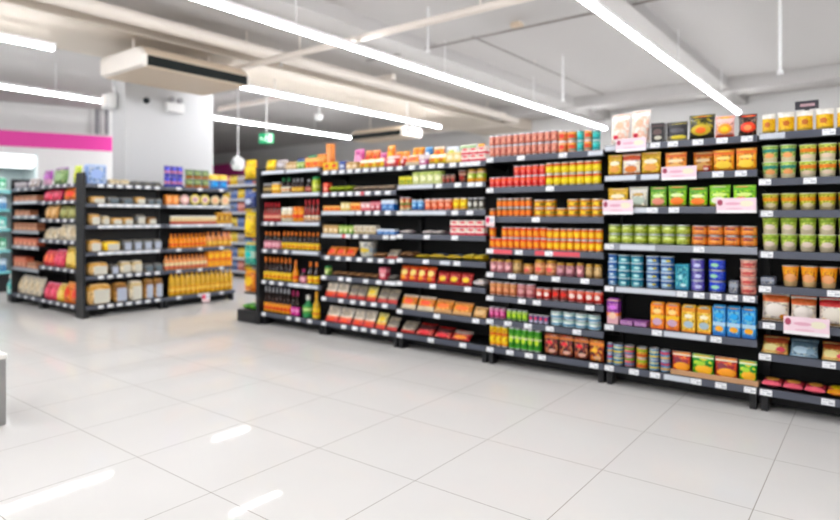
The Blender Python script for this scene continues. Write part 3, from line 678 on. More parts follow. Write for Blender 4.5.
P('white_flat', '#dcd4d4', [(.6, .8, '#b88898')], [(.5, .4, .3, .2, '#e8e4e4')], None, 1)
P('brown_flat', '#6c4c38', [(.7, .9, '#4c3428')], [(.5, .4, .34, .26, '#a07c5c')], None, 1)
P('blue_yellow_flat', '#2c4478', [(.0, .3, '#c8b040')], [(.5, .55, .34, .22, '#8ca0b8')], None, 1)
P('gold_flat', '#b8a040', [(.6, .9, '#3c5484')], [(.5, .35, .3, .2, '#e0d890')], None, 1)
P('red_yellow_bag', '#d03828', [(.84, 1, '#e86838')], [(.5, .6, .36, .2, '#f0d890'), (.4, .25, .26, .14, '#f0a030')])
P('crimson_bag', '#b82430', [(.84, 1, '#8c1820')], [(.5, .45, .3, .2, '#e8c858')])
P('orange_white_bag', '#f08c28', [(.0, .34, '#e4d8c0'), (.86, 1, '#e8dccc')], [(.5, .6, .32, .16, '#e85c20')])
P('pale_orange_bag', '#e89848', [(.0, .3, '#d8b088'), (.86, 1, '#d8a078')], [(.5, .6, .36, .18, '#f07c20')])
P('red_black_bag', '#a82028', [(.55, .9, '#2c2022')], [(.5, .3, .34, .18, '#d84048')])
P('black_red_packet', '#3c2a28', [(.0, .3, '#b82430')], [(.5, .62, .34, .16, '#8c8078')])
P('red_packet', '#c02830', [(.7, .95, '#a8a098')], [(.5, .4, .34, .2, '#e89a48')])
P('magenta_bag', '#c04890', [(.9, 1, '#d888b4')], [(.5, .5, .34, .24, '#e8a8cc')])
P('navy_box', '#24387c', [(.7, .9, '#4c64a8')], [(.5, .4, .3, .2, '#c8d0e0')])
P('beige_box', '#d0b48c', [(.7, .9, '#b08858')], [(.5, .45, .3, .2, '#ecdcc0')])
P('yellow_box', '#ecc828', [(.0, .2, '#d8902c')], [(.5, .55, .32, .2, '#d84838')])
P('red_box', '#cc3c30', [(.7, .9, '#e8806c')], [(.5, .4, .34, .2, '#f0b0a0')])
P('green_yellow_flat', '#8c9c38', [(.6, .9, '#c8c048')], [(.5, .4, .3, .22, '#5c7c30')], None, 1)
P('grey_brown_flat', '#8c7c70', [(.6, .9, '#6c5c54')], [(.5, .4, .34, .24, '#b8b0a4')], None, 1)
P('orange_box', '#e88c3c', [(.6, .9, '#f4c888')], [(.5, .4, .34, .2, '#d86020')])
P('pink_box', '#e4b0b4', [(.0, .3, '#d05868')], [(.5, .6, .34, .18, '#f4e8e8')])
P('mauve_red_box', '#a8384c', [(.6, .9, '#d89098')], [(.5, .4, .34, .18, '#e0b8bc')])
P('white_blue_box', '#3468b4', [(.6, 1, '#dce4ee')], [(.5, .35, .3, .16, '#88b0dc')])
P('green_box', '#6c9c40', [(.5, .9, '#b8c884')], [(.5, .4, .3, .2, '#e0e4b8')])
P('cream_white_box', '#dcd4c4', [(.0, .3, '#a89878')], [(.5, .6, .3, .2, '#b8a890')])
P('white_tub', '#d4d4d0', [(.3, .6, '#b8c4cc')], [(.5, .45, .3, .16, '#e0c870')])
P('orange_flat', '#e87c28', [(.6, .9, '#c83c2c')], [(.5, .4, .34, .26, '#f4c070')], None, 1)
P('grey_flat', '#6c6864', [(.6, .9, '#48443f')], [(.5, .4, .34, .26, '#989490')], None, 1)
P('red_white_packet', '#d9d0c6', [(.0, .3, '#c8302c'), (.3, .4, '#e87048')], [(.5, .64, .34, .16, '#b4a898'), (.5, .18, .24, .1, '#e86048')])
P('yellow_red_packet', '#e0d498', [(.0, .3, '#c8382c'), (.3, .44, '#e8b030')], [(.5, .66, .34, .16, '#ecd048')])
P('grey_red_packet', '#9c9488', [(.0, .28, '#b82a2c')], [(.5, .62, .36, .2, '#787068')])
# bottled sauce bay
P('label_gold', '#e0a42c', [(.4, .6, '#f4dc8c')]); P('label_yellow', '#f2c81c', [(.3, .5, '#d8702c')]); P('label_white', '#e8e0cc', [(.3, .6, '#c87c34')]); P('label_red', '#b82c34', [(.4, .7, '#e8c0a8')])
P('label_dark', '#3c3028', [(.4, .7, '#b8a070')]); P('label_pink', '#dc8ca0', [(.4, .7, '#f0c8d0')]); P('label_magenta', '#d8389c', [(.4, .7, '#f0a0d0')]); P('label_green', '#58a048', [(.4, .7, '#d8e8b0')]); P('label_orange', '#ee9a28', [(.3, .6, '#d84c28')])
P('yellow_bag', '#f0c41c', [(.9, 1, '#f8e068')], [(.5, .5, .3, .2, '#f4d850')]); P('silver_bag', '#a8a0a4', [(.9, 1, '#c8c0c4')], [(.5, .5, .3, .2, '#d0ccd0')]); P('mint_box', '#2cb080', [(.7, .9, '#80d8b4')], [(.5, .4, .3, .2, '#d0f0e0')])
P('lime_jar', '#b0c048', [(.3, .6, '#dce090')], [])
# block of shelves
P('bread_beige', '#cda878', [(.7, .9, '#c89858')], [(.5, .5, .3, .3, '#e8cca0')]); P('bread_white', '#ddd3c0', [(.6, .9, '#c8b48c')], []); P('bread_brown', '#9c7448', [(.6, .9, '#7c5834')], []); P('bread_dark', '#4c4a48', [(.5, .8, '#6c7074')], []); P('bread_yellow', '#e8b828', [(.5, .8, '#f0d878')], [])
P('purple_blue_bag', '#2c34a0', [(.3, .5, '#c87c8c'), (.8, 1, '#483c98')], [(.5, .65, .3, .16, '#5860d0')]); P('green_brown_bag', '#4c6c48', [(.0, .3, '#a86438')], [(.5, .6, .3, .18, '#98a878')]); P('sky_yellow_bag', '#1c7cd0', [(.6, 1, '#f0d02c')], [(.5, .3, .3, .14, '#4ca8f0')])
P('pale_blue_bag', '#8ca4d0', [(.88, 1, '#b8c8e4')], [(.5, .5, .34, .26, '#a0b4dc')]); P('lime_bag', '#b4c82c', [(.9, 1, '#d0dc60')], [(.5, .5, .34, .22, '#e4e870')])
P('orange_tub', '#e8965c', [(.2, .4, '#d87840')], [(.5, .5, .36, .36, '#f0b080')]); P('pink_lid', '#e4c4b8', (), [(.5, .5, .42, .42, '#d8a8a8'), (.5, .5, .26, .26, '#ecd8d0')]); P('yellow_lid', '#d8c440', (), [(.5, .5, .4, .4, '#e8dcb0'), (.5, .5, .26, .26, '#c8a0b0')]); P('cream_lid', '#e8d4b4', (), [(.5, .5, .4, .4, '#e0c8a0'), (.5, .5, .26, .26, '#e8b89c')])
P('label_cream', '#ecd8b0', [(.0, .4, '#c8584c')]); P('gold_box', '#c8962c', [(.4, .6, '#e8cc80')], [(.5, .5, .3, .3, '#8c5c24')]); P('orange_carton_box', '#f09c10', [(.4, .55, '#d86c18')], [(.5, .7, .3, .14, '#f8c450')])
P('brown_pack', '#a87860', [(.5, .8, '#885848')], [(.5, .3, .3, .2, '#c89c84')]); P('russet_pack', '#9c5040', [(.5, .8, '#c87c68')], [(.5, .3, .3, .2, '#d8a48c')]); P('red_snack', '#cc3440', [(.9, 1, '#e07078')], [(.5, .5, .34, .24, '#e87c60')]); P('pink_snack', '#cc3858', [(.9, 1, '#e088a0')], [(.5, .5, .3, .2, '#e06880')])
P('tan_snack', '#c89a68', [(.9, 1, '#e0c09c')], [(.5, .5, .34, .24, '#dcb88c')]); P('olive_snack', '#8c8c58', [(.9, 1, '#b0b080')], [(.5, .5, .34, .24, '#a8a878')]); P('white_snack', '#d8cfbf', [(.9, 1, '#ece6dc')], [(.5, .5, .34, .24, '#c8b89c')]); P('yellow_snack', '#dcb860', [(.9, 1, '#ecd8a0')], [(.5, .5, .34, .24, '#e8d08c')])
P('orange_snack', '#e07838', [(.9, 1, '#f0a878')], [(.5, .5, .34, .24, '#d84c34')]); P('purple_snack', '#8c3c94', [(.0, .4, '#c8a0b4')], [(.5, .6, .3, .2, '#b878bc')]); P('green_purple', '#6c8c5c', [(.85, 1, '#743c84')], [(.5, .45, .34, .22, '#98b088')])
P('teal_milk', '#4cb8b4', [(.0, .3, '#d8e8e4')], [(.5, .6, .3, .16, '#e8f4f0')]); P('green_milk', '#3c9c78', [(.0, .3, '#c8e0d8')], [(.5, .6, .3, .16, '#d8f0e4')]); P('blue_milk', '#4c84b8', [(.6, 1, '#d8e4ec')], [])
P('teal_yellow_bag', '#1ca89c', [(.3, .6, '#c8e0d0'), (.9, 1, '#e8c040')], [(.5, .45, .3, .14, '#58c8c0')]); P('leaf_pack', '#3c8c34', [], [(.5, .5, .34, .34, '#68b050')]); P('far_blue', '#3c5c9c', [(.5, .8, '#8c9cc0')], []); P('far_yellow', '#d8b434', [(.5, .8, '#e8d888')], []); P('far_grey', '#8c8890', [(.5, .8, '#c8c0c4')], []); P('far_red', '#b0605c', [(.5, .8, '#dca8a0')], [])

# ------------------------------------------------------------------ the six bays of the long shelf wall
def lips_from(face, pts): return [face.z(x, y) for x, y in pts]
B = {}
edges = [260.5, 321, 396.5, 486, 604, 758]
s_edges = [YG * ratio(e) for e in edges]; s_edges.append(s_edges[-1] + (s_edges[-1] - s_edges[-2]))
names = ['bottled sauce bay', 'snack packet bay', 'boxed snack bay', 'canned food bay', 'pouch noodle bay', 'cup noodle bay']
faces = [Face('y', YG, n) for n in names]
ZB = H - .1561 * (YG / sn)     # bottom price rail, level along the whole wall
lp = [
    [(268, 172.7), (268, 195.5), (268, 223.5), (268, 250.8), (268, 282.3)],
    [(326, 172.7), (324, 194.6), (322, 213), (323.5, 235.4), (323.5, 257.3), (323.5, 277.3), (324, 298.5)],
    [(397, 168.4), (397, 187.4), (398, 213), (427, 237), (397, 260), (397, 283), (397, 311)],
    [(490, 160), (487.5, 190.5), (490, 219.5), (487, 251), (487, 274.4), (489, 298), (488, 321)],
    [(672, 144), (622, 178), (674, 210), (607.5, 246.5), (608, 288.5), (607.5, 327)],
    [(771, 136), (765, 182), (767, 213.7), (766, 254.5), (764, 289), (768, 325.5), (766, 357)]]
lips = [lips_from(f, p) + [ZB] for f, p in zip(faces, lp)]
tags = [
    {0: [], 1: [], 2: spread(263, 275, 2), 3: [265, 275, 286], 4: [264, 272, 281, 297, 307], 5: [264, 289, 298, 310]},
    {0: spread(322, 394, 9), 1: spread(322, 362, 5) + [368, 378, 388], 2: [359, 368, 377, 388], 3: [348, 356, 366, 386, 396], 4: spread(322, 397, 7), 5: [324, 341, 349, 366, 379, 388, 396], 6: [324, 341, 353, 363, 374, 385], 7: [324, 344, 355, 364, 374, 386]},
    {0: [395, 412, 423, 432, 441, 453, 463, 470, 477], 1: [439, 458, 471, 479], 2: [396, 455, 470], 3: [397, 427, 455], 4: [397, 426, 457], 5: [397, 433, 468], 6: [397, 437, 476], 7: [397, 431, 463]},
    {0: [489, 521, 563], 1: [487.5, 550], 2: [536], 3: [487, 519, 549], 4: [487, 512, 534, 556, 585], 5: [488, 522, 537, 590], 6: [488, 508, 528, 550, 577], 7: [489, 510, 529, 542, 594]},
    {0: [655, 673, 698, 722, 747], 1: [718, 741], 2: [652, 674], 3: [607, 699], 4: [608, 682, 699, 716, 732, 749], 5: [607, 657, 716], 6: [607, 634, 655, 696, 721, 750]},
    {0: [829], 1: [765, 810], 2: [767], 3: [767], 4: [763, 834], 5: [769], 6: [765, 829], 7: [766, 828]}]
W_ = 'rail_pale'
strips = [
    {0: [(262, 284, W_), (286, 318, W_)], 1: [(262, 319, W_)], 2: [(277, 319, W_)], 3: [(292, 318, W_)], 4: [(288, 318, W_)], 5: []},
    {1: [(359, 364, 'rail_red')], 2: [(322, 355, W_)], 3: [(322, 342, W_), (342, 349, 'rail_red')]},
    {1: [(398, 433, W_)], 2: [(402, 446, W_)], 4: [(440, 450, W_)]},
    {3: [(491, 512, 'rail_red'), (535, 580, 'rail_red')], 0: [(588, 603, W_)]},
    {0: [(604, 649, W_)], 1: [(604, 636, W_), (641, 659, W_)], 2: [(604, 658, W_)], 3: [(620, 655, W_)], 4: [(616, 676, W_)], 5: [(664, 706, W_)], 6: [(664, 690, W_)]},
    {0: [(759, 785, W_)], 4: []}]
for i in range(6):
    bay(faces[i], s_edges[i], s_edges[i + 1], lips[i], ['black shelving bay of sauce bottles at the aisle end of the long wall of shelves', 'black shelving bay of snack packets beside the bottled sauces', 'black shelving bay of boxed snacks between packets and canned food',
        'black shelving bay stacked with rows of cans in red, orange and yellow', 'black shelving bay with noodle pouches, blue tubs and cartons', 'black shelving bay of green noodle cups nearest the viewpoint'][i],
        tags=tags[i], strips=strips[i], rails={0: {}, 1: {}, 2: {}, 3: {}, 4: {3: 'rail_steel'}, 5: {}}[i], post=(-1,) if i == 0 else None)

FL = dict(gap=.93)
stock(faces[3], lips[3], {
 0: [(484, 558, 11, 22, 2, 'can', 'pink_tin', 'food_tin', 'pink tin', 'tin'), (558, 567, 1, 22, 2, 'can', 'orange_pink_tin', 'food_tin', 'orange tin', 'tin'),
     (567, 577, 1, 21, 2, 'can', 'orange_teal_tin', 'tall_tin', 'orange teal-footed tin', 'tin'), (577, 584, 1, 21, 2, 'can', 'teal_tin', 'tall_tin', 'teal tin', 'tin'), (584, 592, 1, 21, 2, 'can', 'orange_teal_tin', 'tall_tin', 'orange tin between teal tins', 'tin'), (592, 600, 1, 20, 2, 'can', 'teal_tin', 'tall_tin', 'outermost teal tin', 'tin')],
 1: [(486, 546, 9, 21, 2, 'can', 'red_can', 'food_can', 'red can', 'can', dict(miss={(0,1),(1,1),(2,1),(3,1)})), (546, 601, 7, 23.5, 2, 'can', 'yellow_red_can', 'food_can', 'yellow red-topped can', 'can')],
 2: [(490, 496, 1, 8, 1, 'can', 'orange_green_can', 'small_can', 'lone short orange can', 'can'), (497, 532, 6, 18.5, 2, 'can', 'orange_green_can', 'small_can', 'orange green-banded can', 'can'), (533, 603, 6, 17.5, 2, 'can', 'stripe_tin', 'small_can', 'gold striped can', 'can', dict(miss={(2,1)}))],
 3: [(486, 547, 9, 22, 2, 'can', 'orange_red_can', 'food_can', 'orange red-rimmed can', 'can', dict(miss={(1,1)})), (547, 603, 8, 22.5, 2, 'can', 'yellow_orange_can', 'food_can', 'yellow red-rimmed can', 'can')],
 4: [(487, 512, 3, 12.5, 1, 'jar', 'rose_jar', 'spread_jar', 'rose pink jar', 'jar'), (512, 522, 1, 13, 1, 'jar', 'tan_jar', 'spread_jar', 'tan jar', 'jar'), (523, 533, 1, 10, 1, 'jar', 'peach_jar', 'spread_jar', 'low peach jar', 'jar'), (534, 556, 2, 14.5, 1, 'jar', 'peach_jar', 'spread_jar', 'tall peach jar', 'jar'), (556, 575, 2, 13, 1, 'jar', 'mauve_jar', 'spread_jar', 'mauve jar', 'jar'), (576, 584, 1, 14, 1, 'jar', 'rose_jar', 'spread_jar', 'pink jar beside mauve', 'jar'), (585, 602, 2, 13.5, 1, 'jar', 'tan_jar', 'spread_jar', 'olive tan jar', 'jar')],
 5: [(486, 517, 4, 13.5, 1, 'can', 'brown_can', 'food_can', 'light brown can', 'can'), (517, 535, 2, 14, 1, 'can', 'mauve_can', 'food_can', 'mauve can', 'can'), (536, 551, 2, 11.5, 1, 'can', 'scarlet_can', 'food_can', 'scarlet can', 'can'), (552, 568, 2, 12.5, 1, 'can', 'maroon_can', 'food_can', 'maroon can', 'can'), (568, 603, 4, 13, 1, 'can', 'scarlet_can', 'food_can', 'scarlet white-spotted can', 'can')],
 6: [(487, 506, 3, 11, 1, 'can', 'magenta_can', 'food_can', 'magenta can', 'can'), (507, 528, 4, 10.5, 1, 'can', 'green_can', 'food_can', 'light green can', 'can'), (529, 549, 4, 8, 1, 'cup', 'violet_tub', 'food_tub', 'low violet white tub', 'tub'), (550, 600, 4, 15, 2, 'can', 'white_blue_tin', 'food_tin', 'pale blue white tin', 'tin')],
 7: [(488, 508, 3, 21.5, 1, 'can', 'yellow_tall_can', 'food_can', 'tall yellow can', 'can'), (509, 541, 5, 22, 1, 'can', 'green_tall_can', 'food_can', 'tall green can', 'can'), (543, 588, 3, 21, 1, 'pouch', 'dark_pouch', 'soup_pouch', 'dark red pouch', 'pouch'), (588, 603, 1, 21, 1, 'pouch', 'amber_pouch', 'soup_pouch', 'amber pouch', 'pouch')]})
PO = lambda m, k: (1, k, 1, 'pouch', m)
stock(faces[4], lips[4], {
 0: [(609, 629, 1, 30, 1, 'bag', 'white_pink_pack', 'snack_bag', 'big white pink bag', 'bag', dict(t=.07)), (629, 649, 1, 32, 1, 'bag', 'white_pink_pack', 'snack_bag', 'taller white pink bag', 'bag', dict(t=.07)), (651, 664, 1, 19, 1, 'box', 'black_pack', 'food_box', 'black box', 'box', dict(d=.07)), (665, 687, 1, 19, 1, 'pouch', 'black_white_pack', 'noodle_pouch', 'black white-footed pouch', 'pouch'),
     (687, 714, 1, 23, 1, 'bag', 'black_yellow_bag', 'noodle_bag', 'black yellow bag', 'bag', dict(t=.08)), (714, 734, 1, 20, 1, 'bag', 'pink_orange_bag', 'noodle_bag', 'pink orange bag', 'bag', dict(t=.06)), (737, 757, 1, 20, 1, 'bag', 'black_red_bag', 'noodle_bag', 'black red bag', 'bag', dict(t=.07))],
 1: [(605, 621, 1, 20.5, 1, 'pouch', 'yellow_pouch', 'noodle_pouch', 'yellow white pouch', 'pouch'), (621, 639.5, 1, 21, 1, 'pouch', 'orange_white_pouch', 'noodle_pouch', 'orange-topped white pouch', 'pouch'), (640, 660, 1, 22, 1, 'pouch', 'yellow_pouch', 'noodle_pouch', 'wide yellow pouch', 'pouch'), (664, 686, 1, 20.5, 1, 'pouch', 'orange_pouch', 'noodle_pouch', 'orange pouch behind the pink card', 'pouch'), (690, 711, 1, 20.5, 1, 'pouch', 'orange_pouch', 'noodle_pouch', 'dull orange pouch', 'pouch', dict(y=.05)), (712, 734, 1, 21, 1, 'pouch', 'bright_orange_pouch', 'noodle_pouch', 'bright orange pouch', 'pouch'), (735, 757, 1, 22, 1, 'pouch', 'bright_orange_pouch', 'noodle_pouch', 'outermost bright orange pouch', 'pouch')],
 2: [(606, 627, 1, 19, 1, 'pouch', 'yellow_pouch', 'noodle_pouch', 'yellow pouch behind pink card', 'pouch'), (628, 647, 1, 20, 1, 'pouch', 'grey_pouch', 'noodle_pouch', 'grey white pouch', 'pouch'), (649, 666, 1, 20, 1, 'pouch', 'green_pink_pouch', 'noodle_pouch', 'green pink pouch', 'pouch'), (667, 686, 1, 21, 1, 'pouch', 'green_orange_pouch', 'noodle_pouch', 'green orange pouch', 'pouch'), (688, 707, 1, 19, 1, 'pouch', 'green_orange_pouch', 'noodle_pouch', 'shorter green orange pouch', 'pouch'), (708, 730, 1, 21, 1, 'pouch', 'lime_pouch', 'noodle_pouch', 'lime pouch', 'pouch'), (732, 756, 1, 21, 1, 'pouch', 'lime_red_pouch', 'noodle_pouch', 'lime red pouch', 'pouch')],
 3: [(606, 690, 6, 19.5, 2, 'can', 'lime_tin', 'squat_tin', 'lime green tin', 'tin'), (691, 757, 4, 20.5, 2, 'can', 'orange_tin', 'squat_tin', 'orange dark-footed tin', 'tin')],
 4: [(605, 617, 1, 31, 4, 'cup', 'blue_white_tub', 'food_cup', 'blue white cup', 'cup', dict(taper=.9)), (617, 643, 2, 31, 4, 'cup', 'teal_white_tub', 'food_cup', 'teal white cup', 'cup', dict(taper=.9)), (645, 674, 2, 32, 4, 'cup', 'blue_dot_tub', 'food_cup', 'blue dotted cup', 'cup', dict(taper=.9)), (675, 689, 1, 26, 1, 'box', 'teal_box', 'food_box', 'plain teal box', 'box', dict(d=.07)), (690, 704, 1, 32, 3, 'can', 'violet_tin', 'round_tin', 'violet tin', 'tin'), (708, 725, 1, 33, 3, 'can', 'royal_tin', 'round_tin', 'royal blue tin', 'tin'), (729, 738, 1, 13, 1, 'box', 'slate_pack', 'small_box', 'low grey box', 'box'), (739, 757, 1, 35, 4, 'cup', 'pink_tub', 'food_cup', 'pink cup', 'cup', dict(taper=.9))],
 5: [(603.8, 619, 1, 25.5, 1, 'box', 'purple_pack', 'drink_carton', 'purple pink carton', 'carton', dict(flap=1, d=.065, gap=.88)), (620, 633, 1, 5, 1, 'box', 'mauve_box', 'low_carton', 'low mauve box, first of two', 'box', dict(d=.1)), (634, 647, 1, 5, 1, 'box', 'mauve_box', 'low_carton', 'low mauve box, second of two', 'box', dict(d=.1)), (650, 680, 2, 27, 1, 'box', 'orange_carton', 'drink_carton', 'orange carton', 'carton', dict(flap=1, d=.065, gap=.88)), (681, 712, 2, 27.5, 1, 'box', 'cream_carton', 'drink_carton', 'cream carton', 'carton', dict(flap=1, d=.065, gap=.88)), (712, 758, 3, 31, 1, 'box', 'blue_carton', 'drink_carton', 'bright blue carton', 'carton', dict(flap=1, d=.065, gap=.88))],
 6: [(604, 613, 1, 21, 2, 'can', 'striped_tin', 'food_tin', 'blue red-striped tin', 'tin'), (613, 623, 1, 21, 2, 'can', 'striped_tin_blue', 'food_tin', 'blue yellow-striped tin', 'tin'), (624, 634, 1, 21, 2, 'can', 'striped_tin_red', 'food_tin', 'red green-striped tin', 'tin'), (636, 647, 1, 21, 2, 'can', 'striped_tin_gold', 'food_tin', 'gold striped tin', 'tin'), (649, 659, 1, 22, 2, 'can', 'striped_tin_blue', 'food_tin', 'blue cream-striped tin beside gold', 'tin'), (660, 670, 1, 22, 2, 'can', 'striped_tin', 'food_tin', 'blue tin beside the pouches', 'tin'),
     (671, 690, 1, 19, 1, 'pouch', 'red_soup_pouch', 'soup_pouch', 'small red yellow pouch', 'pouch', dict(up=.02)), (691, 713.5, 1, 19.5, 1, 'pouch', 'green_soup_pouch', 'soup_pouch', 'green yellow pouch', 'pouch', dict(up=.02)), (714, 737, 1, 20, 1, 'pouch', 'red_soup_pouch', 'soup_pouch', 'red orange pouch between green ones', 'pouch', dict(up=.02)), (738, 758, 1, 20, 1, 'pouch', 'green_soup_pouch', 'soup_pouch', 'green pouch at the bay edge', 'pouch', dict(up=.02))]})
stock(faces[5], lips[5], {
 0: [(759.5, 776, 1, 19, 1, 'cup', 'yellow_bowl', 'noodle_bowl', 'yellow white-lidded bowl', 'bowl', dict(lid='white_lid', taper=.94)), (777, 795, 1, 19.5, 1, 'cup', 'yellow_bowl', 'noodle_bowl', 'second yellow white-lidded bowl', 'bowl', dict(lid='white_lid', taper=.94)), (795.5, 813.5, 1, 19.5, 1, 'cup', 'yellow_bowl', 'noodle_bowl', 'yellow bowl below the dark sign', 'bowl', dict(lid='white_lid', taper=.94)), (814.5, 834.5, 1, 20, 1, 'cup', 'yellow_bowl', 'noodle_bowl', 'yellow bowl after the dark sign', 'bowl', dict(lid='white_lid', taper=.94)), (836, 855, 1, 20.5, 1, 'cup', 'yellow_bowl', 'noodle_bowl', 'yellow bowl at the picture edge', 'bowl', dict(lid='white_lid', taper=.94)), (856, 900, 2, 20.5, 1, 'cup', 'yellow_bowl', 'noodle_bowl', 'yellow bowl past the picture edge', 'bowl', dict(lid='white_lid', taper=.94))],
 1: [(760, 797, 2, 33, 2, 'cup', 'teal_cup', 'noodle_cup', 'green teal-banded cup', 'cup'), (798, 902, 5, 34, 2, 'cup', 'orange_band_cup', 'noodle_cup', 'green orange-banded cup', 'cup')],
 2: [(760, 901, 7, 17, 1, 'cup', 'olive_cup', 'noodle_cup', 'olive orange-banded cup', 'cup')],
 3: [(760, 901, 7, 35.5, 2, 'cup', 'lime_cup', 'noodle_cup', 'lime cup', 'cup')],
 4: [(757.5, 775, 1, 8, 1, 'box', 'slate_pack', 'small_box', 'low grey pack', 'box', dict(d=.1)), (781, 902, 6, 21.5, 1, 'cup', 'orange_cup', 'noodle_cup', 'orange cup', 'cup', dict(taper=.7))],
 5: [(760, 789, 1, 26, 1, 'bag', 'white_orange_bag', 'snack_bag', 'white orange-topped bag', 'bag', dict(t=.09)), (789.5, 816.5, 1, 25, 1, 'bag', 'white_orange_bag', 'snack_bag', 'white orange-topped bag behind card', 'bag', dict(t=.09)), (818, 848, 1, 26, 1, 'bag', 'white_red_bag', 'snack_bag', 'white red-topped bag', 'bag', dict(t=.09)), (849, 902, 2, 26, 1, 'bag', 'white_red_bag', 'snack_bag', 'white red-topped bag past the edge', 'bag', dict(t=.09))],
 6: [(760, 788, 1, 14, 1, 'bag', 'yellow_red_flat', 'noodle_packet', 'lying yellow red pack', 'packet', dict(t=.05, tilt=.85)), (789, 818, 1, 14, 1, 'bag', 'blue_grey_flat', 'noodle_packet', 'lying blue grey pack', 'packet', dict(t=.05, tilt=.85)), (821, 850, 1, 15, 1, 'bag', 'yellow_red_flat', 'noodle_packet', 'lying yellow pack at edge', 'packet', dict(t=.05, tilt=.85))],
 7: [(760, 826, 3, 8, 1, 'flat', 'crimson_flat', 'flat_pack', 'flat crimson pack', 'packet', dict(d=.16)), (826, 892, 3, 9, 1, 'flat', 'crimson_yellow_flat', 'flat_pack', 'flat crimson yellow pack', 'packet', dict(d=.16))]})
BG = lambda t=.05, tilt=.15, y=0, **k: dict(t=t, tilt=tilt, y=y, single=1, **k)
